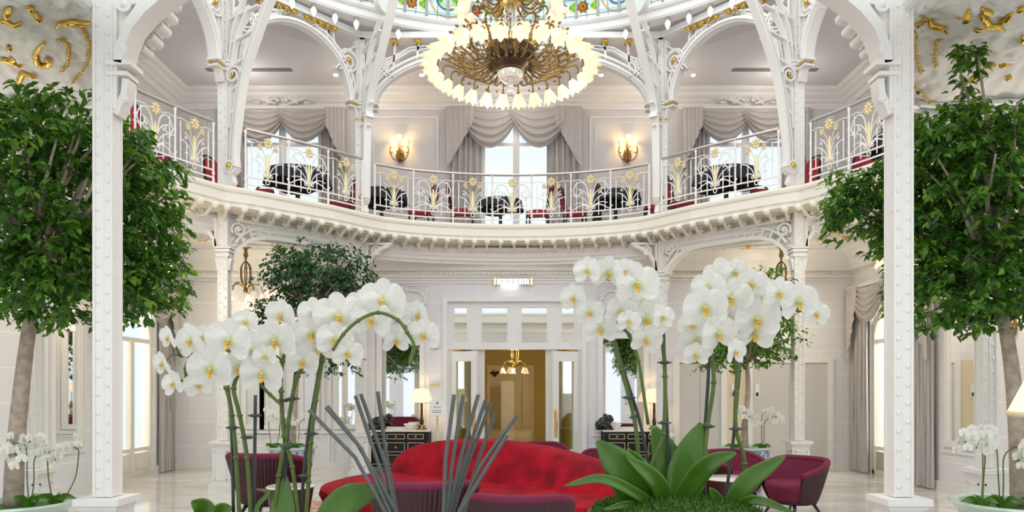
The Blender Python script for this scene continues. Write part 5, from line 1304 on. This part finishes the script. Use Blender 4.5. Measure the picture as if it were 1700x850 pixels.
ficus('large ficus tree at the far left with a leaning bare trunk', (BASE_L[0], TD, hp-.05), [(BASE_L[0], TD, hp-.05), PX(25,760,TD), PX(34,660,TD), PX(46,560,TD), PX(60,470,TD)],
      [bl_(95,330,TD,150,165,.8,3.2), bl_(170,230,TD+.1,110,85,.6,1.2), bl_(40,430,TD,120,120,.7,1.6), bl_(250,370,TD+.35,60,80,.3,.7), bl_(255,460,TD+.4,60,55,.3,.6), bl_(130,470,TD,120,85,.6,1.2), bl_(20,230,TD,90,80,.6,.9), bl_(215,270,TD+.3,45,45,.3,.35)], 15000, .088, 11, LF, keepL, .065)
BASE_R = (PX(1690,835,TD).x, TD, 0)
planter('large celadon rimmed planter at the bottom right corner', BASE_R, .50, hp, 'cel')
ficus('large ficus tree at the far right with a straight pale trunk', (BASE_R[0]+.02, TD, hp-.05), [(BASE_R[0]+.02, TD, hp-.05), PX(1690,740,TD), PX(1683,640,TD), PX(1672,560,TD), PX(1655,470,TD)],
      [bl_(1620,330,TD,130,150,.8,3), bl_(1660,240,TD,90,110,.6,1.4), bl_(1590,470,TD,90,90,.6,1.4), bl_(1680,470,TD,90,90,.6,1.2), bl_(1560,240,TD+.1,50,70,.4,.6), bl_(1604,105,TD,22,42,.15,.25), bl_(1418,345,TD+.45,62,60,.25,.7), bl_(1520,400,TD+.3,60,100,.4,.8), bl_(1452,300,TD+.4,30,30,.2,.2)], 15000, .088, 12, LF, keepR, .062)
# --- mid trees
ML = ((485-CX)*12.4/F, 12.4, 0); MR = ((1237-CX)*11.9/F, 11.9, 0)
planter('blue and white porcelain planter behind the left armchair', ML, .43, .70, 'blue'); planter('tapered blue and white porcelain planter near the lifts', MR, .44, .74, 'blue')
ficus('bushy dark green ficus in the left porcelain planter', (ML[0], ML[1], .65), [(ML[0], ML[1], .65), PX(488,680,12.4), PX(496,600,12.4), PX(515,530,12.4)],
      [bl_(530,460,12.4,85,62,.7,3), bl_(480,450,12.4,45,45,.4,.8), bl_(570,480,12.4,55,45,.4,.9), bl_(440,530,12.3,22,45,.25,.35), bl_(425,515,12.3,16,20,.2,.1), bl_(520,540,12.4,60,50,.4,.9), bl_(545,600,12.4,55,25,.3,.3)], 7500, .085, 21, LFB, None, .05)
ficus('round crowned ficus in the right porcelain planter', (MR[0], MR[1], .68), [(MR[0], MR[1], .68), PX(1237,700,11.9), PX(1242,650,11.9), PX(1240,600,11.9)],
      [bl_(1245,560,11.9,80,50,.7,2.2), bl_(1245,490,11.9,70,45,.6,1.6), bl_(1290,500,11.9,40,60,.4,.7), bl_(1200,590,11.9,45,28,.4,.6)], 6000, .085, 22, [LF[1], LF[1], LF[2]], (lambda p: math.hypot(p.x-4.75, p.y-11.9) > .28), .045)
for i, (x, y, D, hh, pos) in enumerate(((-4.45-.12,6.02,0,.60,'left edge of the bottom left planter'),(-3.98,6.22,0,.56,'near the trunk side of the bottom left planter'),(-3.95+.13,6.32,0,.58,'right edge of the bottom left planter'))):
    small_orchid('small white potted orchid, '+pos, (BASE_L[0]+(-.14,.2,.36)[i], y, hp-.05), hh, 30+i, None, 1.15, .1, nf=12)
for i, (dx, pos) in enumerate(((-.42,'left edge'),(-.24,'middle left side'),(.05,'beside the trunk'))):
    small_orchid('small white potted orchid in the bottom right planter, '+pos, (BASE_R[0]+dx, 6.15, hp-.05), .66-.05*i, 40+i, None, 1.2, -.1, nf=14)
for i, (bx, by, z, dx, pos) in enumerate(((ML[0],ML[1],.65,-.26,'left of the ficus trunk in the left porcelain planter'),(ML[0],ML[1],.65,.12,'right of the ficus trunk in the left porcelain planter'),(MR[0],MR[1],.68,-.24,'left of the ficus trunk in the right porcelain planter'),(MR[0],MR[1],.68,.22,'right of the ficus trunk in the right porcelain planter'))):
    small_orchid('small white orchid '+pos, (bx+dx, by-.2, z), .62, 50+i, None, 1.35, .05, nf=9)

# ---------------------------------------------------------------- foreground: table, pots, reeds, orchids
ft = thing('console_table', 'table under the foreground orchids, below the picture edge', 'table', (0, 1.85, 0))
mb = MB(); mb.b2(-.95, .95, -.35, .35, .96, 1.0); mb.build('top', WOODD, ft)
for sx in (-1,1):
    for sy in (-1,1): mb = MB(); mb.tube([(sx*.88, sy*.3, .96), (sx*.88, sy*.3, 0)], [.035,.025], 8); mb.build('leg', WOODD, ft)
def bowlpot(x, lab, r, h):
    root = thing('orchid_pot', lab, 'pot', (x, 1.85, 1.0)); mb = MB(); mb.lathe([(r*.5,0),(r*.6,.02),(r*.9,h*.6),(r,h-.01),(r*.98,h),(r*.93,h-.01),(r*.9,h-.06)], n=40); mb.build('bowl', POTB, root, smooth=50)
    mb = MB()
    def S(u, v): a = 2*pi*u; rr = r*.93*v; z = h+.005+.035*(1-v*v)+.008*noise.noise(V((rr*cos(a)*30, rr*sin(a)*30, 0))); return (rr*cos(a), rr*sin(a), z)
    mb.grid(S, 60, 20, wrapu=True); rn = random.Random(5)
    for k in range(2600):
        a = rn.uniform(0, 6.28); rr = r*.93*sqrt(rn.random()); z = h+.005+.035*(1-(rr/(r*.93))**2); mb.add([(rr*cos(a)-.003, rr*sin(a), z-.004), (rr*cos(a)+.003, rr*sin(a), z-.004), (rr*cos(a)+rn.gauss(0,.006), rr*sin(a)+rn.gauss(0,.006), z+rn.uniform(.008,.02))], [(0,1,2)])
    mb.build('moss', MOSS, root, smooth=True, kind='stuff')
bowlpot((1120-CX)*1.85/F, 'glazed brown bowl with moss holding the right orchids', .23, .37)
bowlpot((455-CX)*1.85/F, 'glazed brown bowl holding the left orchids, below the picture edge', .22, .30)
OD = 1.85
# reeds: two bundles in a vase
rv = thing('reed_vase', 'brown vase holding the grey reeds, below the picture edge', 'vase', ((695-CX)*OD/F, OD, 1.0)); mb = MB(); mb.lathe([(.07,0),(.1,.02),(.12,.15),(.10,.28),(.105,.30),(.095,.3),(.09,.2)], n=30); mb.build('body', POTB, rv, smooth=50)
RE = [([(650,870),(590,760),(513,681)],'leaning far left, lowest tip'), ([(655,870),(600,745),(541,676)],'forked at its left tip'), ([(668,870),(625,790),(592,735),(543,674)],'kinked, left of the first bundle'), ([(650,870),(635,790),(590,657)],'long, left side of the first bundle'), ([(658,870),(640,770),(599,654)],'second of the tall left bundle'), ([(662,870),(642,760),(627,650)],'most upright of the left bundle'),
      ([(735,870),(740,760),(754,655)],'most upright of the right bundle'), ([(738,870),(752,760),(769,655)],'second in the right bundle'), ([(740,870),(765,760),(794,655)],'third in the right bundle'), ([(742,870),(770,770),(806,665)],'fourth in the right bundle'), ([(746,870),(780,760),(815,668)],'fifth in the right bundle'), ([(765,870),(795,760),(822,686)],'thin and in the middle of the right bundle'), ([(750,870),(800,790),(842,722)],'low and leaning right'), ([(752,870),(800,770),(858,690)],'leaning furthest right')]
for i, (pts, lab) in enumerate(RE):
    D = OD-.06+.012*(i % 6); mb = MB(); q = [PX(x, y, D) for x, y in pts]; b = q[0]; end = V(((695-CX)*OD/F+(.02 if i > 5 else -.03)+.004*(i % 6), OD+.01*(i % 4)-.015, 1.03)); q = [end]+q
    mb.tube(q, [.0045]+[.0050]*(len(q)-1), 8); tag(mb.build('reed', REED, smooth=35), 'grey reed stick, '+lab, 'reed')
# orchid spikes
def spike(lab, stem, stakes, flowers, leaves=(), D=OD, clips=(), seed=0, base=None, extra=(), exd=.03):
    rn = random.Random(seed); b = PX(*base, D) if base else PX(*stem[0], D); root = thing('orchid_plant', lab, 'orchid', b)
    mb = MB(); mb.tube([p-b for p in spline([PX(x, y, D) for x, y in stem], 6)], .0055, 10)
    for x, y in stem[1:-1]: mb.ball(PX(x, y, D)-b, .0085, 8, 6, (1,1,.7))
    for e in extra:
        mb.tube([p-b for p in spline([PX(x, y, D-exd) for i_, (x, y) in enumerate(e)], 5)], .0042, 8)
        for x, y in e[1:-1]: mb.ball(PX(x, y, D-exd)-b, .006, 8, 6)
    mb.build('stem', OST, root, smooth=True)
    for s_ in stakes: mb = MB(); mb.tube([p-b for p in spline([PX(x, y, D+.012) for x, y in s_], 4)], .0045, 8); mb.build('stake', STAKE, root, smooth=True)
    for x, y in clips: mb = MB(); p = PX(x, y, D)-b; mb.lathe([(.011,-.004),(.013,0),(.011,.004)], p, 12); mb.tube([p+V((-.018,0,0)), p+V((.018,0,0))], .002, 6); mb.build('clip', STAKE, root)
    allst = [V((x, y, 0)) for x, y in stem]+[V((x, y, 0)) for e in extra for x, y in e]
    for i, fl in enumerate(flowers):
        x, y, r = fl[:3]; fx = fl[3] if len(fl) > 3 else rn.uniform(-.35,.35); fz = fl[4] if len(fl) > 4 else rn.uniform(-.15,.25)
        d = D-.035-rn.uniform(0,.07)-.0005*i; p = PX(x, y, d)-b; rad = r*d/F*1.05
        add_flower(root, p, rad, V((fx, -1, fz-.12)), V((rn.uniform(-.2,.2), 0, 1)), rn.randint(0,2))
        # pedicel
        n_ = min(allst, key=lambda q: (q-V((x, y, 0))).length)
        if (n_-V((x, y, 0))).length < 90:
            mb = MB(); a = PX(n_.x, n_.y, D)-b; mb.tube(spline([a, a.lerp(p, .5)+V((0,.0,.012)), p+V((0,.006,0))], 4), .0026, 6); mb.build('pedicel', OST, root, smooth=True)
    for l in leaves:
        mb = MB(); pts = [PX(x, y, D+(l[2] if len(l) > 2 else 0)*k/(len(l[0])-1)-.01)-b for k, (x, y) in enumerate(l[0])]; oleaf(mb, pts, l[1]*D/F, .22, 18)
        o = mb.build('leaf', OLF, root, smooth=True); md = o.modifiers.new('solid', 'SOLIDIFY'); md.thickness = .0018
    return root
spike('white orchid leaning furthest left, lowest blooms', [(398,870),(392,760),(385,690),(376,645),(362,622),(345,608),(318,592),(298,590)], [[(388,870),(384,700),(378,640)]],
      [(280,562,21,-.6),(270,605,22,-.6),(288,638,23,-.4),(317,567,31,-.5),(350,614,37,0),(330,640,24,0)], [([(345,872),(340,845),(318,832)],36,-.05),([(350,872),(368,850),(385,842)],30)], clips=((386,710),), seed=1, extra=[[(318,592),(308,612),(312,640)]])
spike('white orchid with large blooms above the leftmost spike', [(417,870),(410,760),(398,690),(388,645),(398,610),(385,585),(360,575),(335,562)], [[(421,870),(423,745),(424,656)]],
      [(380,567,38,0,.1),(395,612,30,.2),(422,584,33,.1),(340,560,22,-.3),(408,535,22,.1)], [([(420,870),(428,840),(445,818),(425,812)],8)], clips=((411,726),(423,690)), seed=2)
spike('white orchid in the middle of the left group with a tall straight stem', [(497,870),(485,775),(472,725),(467,650),(469,600),(480,572),(490,560)], [[(470,870),(477,725),(486,660),(492,607)]],
      [(457,567,38,-.1),(435,622,35,.2),(467,525,28,-.2),(522,521,27,.1),(502,602,27,.2),(440,592,20,0)], [([(478,880),(470,840),(474,790)],40,.02)], clips=((470,665),(477,742)), seed=3, extra=[[(467,672),(448,655),(434,640)]])
spike('white orchid with the widest blooms right of the middle left stem', [(507,870),(512,800),(516,735),(524,665),(535,600),(545,560),(560,540)], [[(500,870),(504,790),(515,700),(535,587)]],
      [(519,556,35,-.1,.2),(529,578,31,0),(556,565,31,.3),(562,527,41,.1,.15),(580,558,28,.2),(577,588,26,.4)], [([(530,880),(575,832),(634,812)],52,.03)], clips=((505,790),(517,720)), seed=4)
spike('white orchid arching furthest right over the grey reeds', [(455,870),(463,790),(478,705),(494,625),(530,580),(570,555),(595,530),(628,518),(662,530),(677,552),(687,574),(680,606)], [],
      [(617,532,35,-.1),(635,502,39,.1,.1),(655,522,28,.2),(657,566,25,.8),(695,524,26,-.7),(704,557,28,-.2),(598,505,24,0)], [], clips=((486,662),), seed=5, exd=.115, extra=[[(552,582),(570,555),(595,532),(628,519),(660,531),(676,552),(687,574),(680,606)]])
spike('white orchid at the upper left of the right group', [(1090,860),(1080,782),(1101,720),(1104,625),(1097,555),(1075,510),(1055,488),(1030,470),(1010,462),(985,448)], [[(1114,860),(1110,760),(1104,625),(1101,532)]],
      [(975,450,24,-.5),(1010,454,29,0),(1037,450,21,.2),(1057,473,37,.1,.1),(1072,500,30,.2),(1108,462,20,.5) if False else (1073,532,35,.1),(1072,565,27,.3),(1100,527,22,.5)],
      [([(1068,850),(1040,790),(991,732)],62,-.1),([(1110,850),(1108,770),(1085,706)],52,.06),([(1120,850),(1150,800),(1180,768),(1222,752)],34,-.1)], clips=((1103,602),(1103,702)), seed=6)
spike('white orchid of the right group with half turned blooms at its left', [(1062,860),(1060,760),(1052,690),(1032,615),(1014,552),(997,532),(975,515),(958,502)], [[(1092,860),(1066,715),(1040,630),(1015,550)]],
      [(953,496,25,-.8),(980,520,24,-.4),(997,547,28,-.1),(1030,517,27,.2),(1044,534,20,0)], [([(1098,852),(1060,822),(1000,795),(938,806)],18,-.15),([(1080,856),(1070,790),(1042,745)],32,-.05),([(1085,858),(1050,838),(1003,846)],14,-.1),([(1110,856),(1090,800),(1040,758)],30,-.08)], clips=((1044,660),), seed=7, extra=[[(1076,705),(1060,600),(1045,557),(1030,542),(1010,525)]])
spike('white orchid with a dense cluster in the middle of the right group', [(1150,860),(1165,790),(1175,705),(1185,635),(1181,575),(1190,522),(1196,500)], [[(1172,860),(1168,760),(1171,700),(1176,620),(1175,565)]],
      [(1170,512,37,-.1),(1202,467,39,0,.2),(1176,478,28,-.3),(1213,496,35,.1),(1219,452,24,.4),(1150,540,24,-.3),(1157,567,32,-.1),(1192,555,32,.2),(1155,590,22,0)],
      [([(1130,856),(1140,780),(1164,702)],64,.02),([(1125,858),(1150,810),(1130,770)],40,.06)], clips=((1176,708),), seed=8)
spike('white orchid whose blooms reach furthest right', [(1228,860),(1236,770),(1222,712),(1222,650),(1227,585),(1225,545)], [[(1200,870),(1212,770),(1220,705),(1232,560)]],
      [(1256,532,39,0),(1252,555,34,0,-.1),(1248,472,26,-.2),(1267,513,27,.1),(1272,490,28,0),(1293,488,28,.2),(1325,502,32,.1),(1355,522,22,.1),(1220,585,24,.8),(1210,528,26,-.2)],
      [([(1205,858),(1240,800),(1303,758)],34,-.05),([(1210,858),(1250,830),(1322,852)],16,-.1),([(1200,860),(1190,830),(1178,810)],20,-.05)], clips=((1222,712),), seed=9, extra=[[(1195,540),(1217,525),(1230,500),(1255,490)],[(1285,500),(1312,505),(1326,518)],[(1190,545),(1225,548),(1245,535)]])
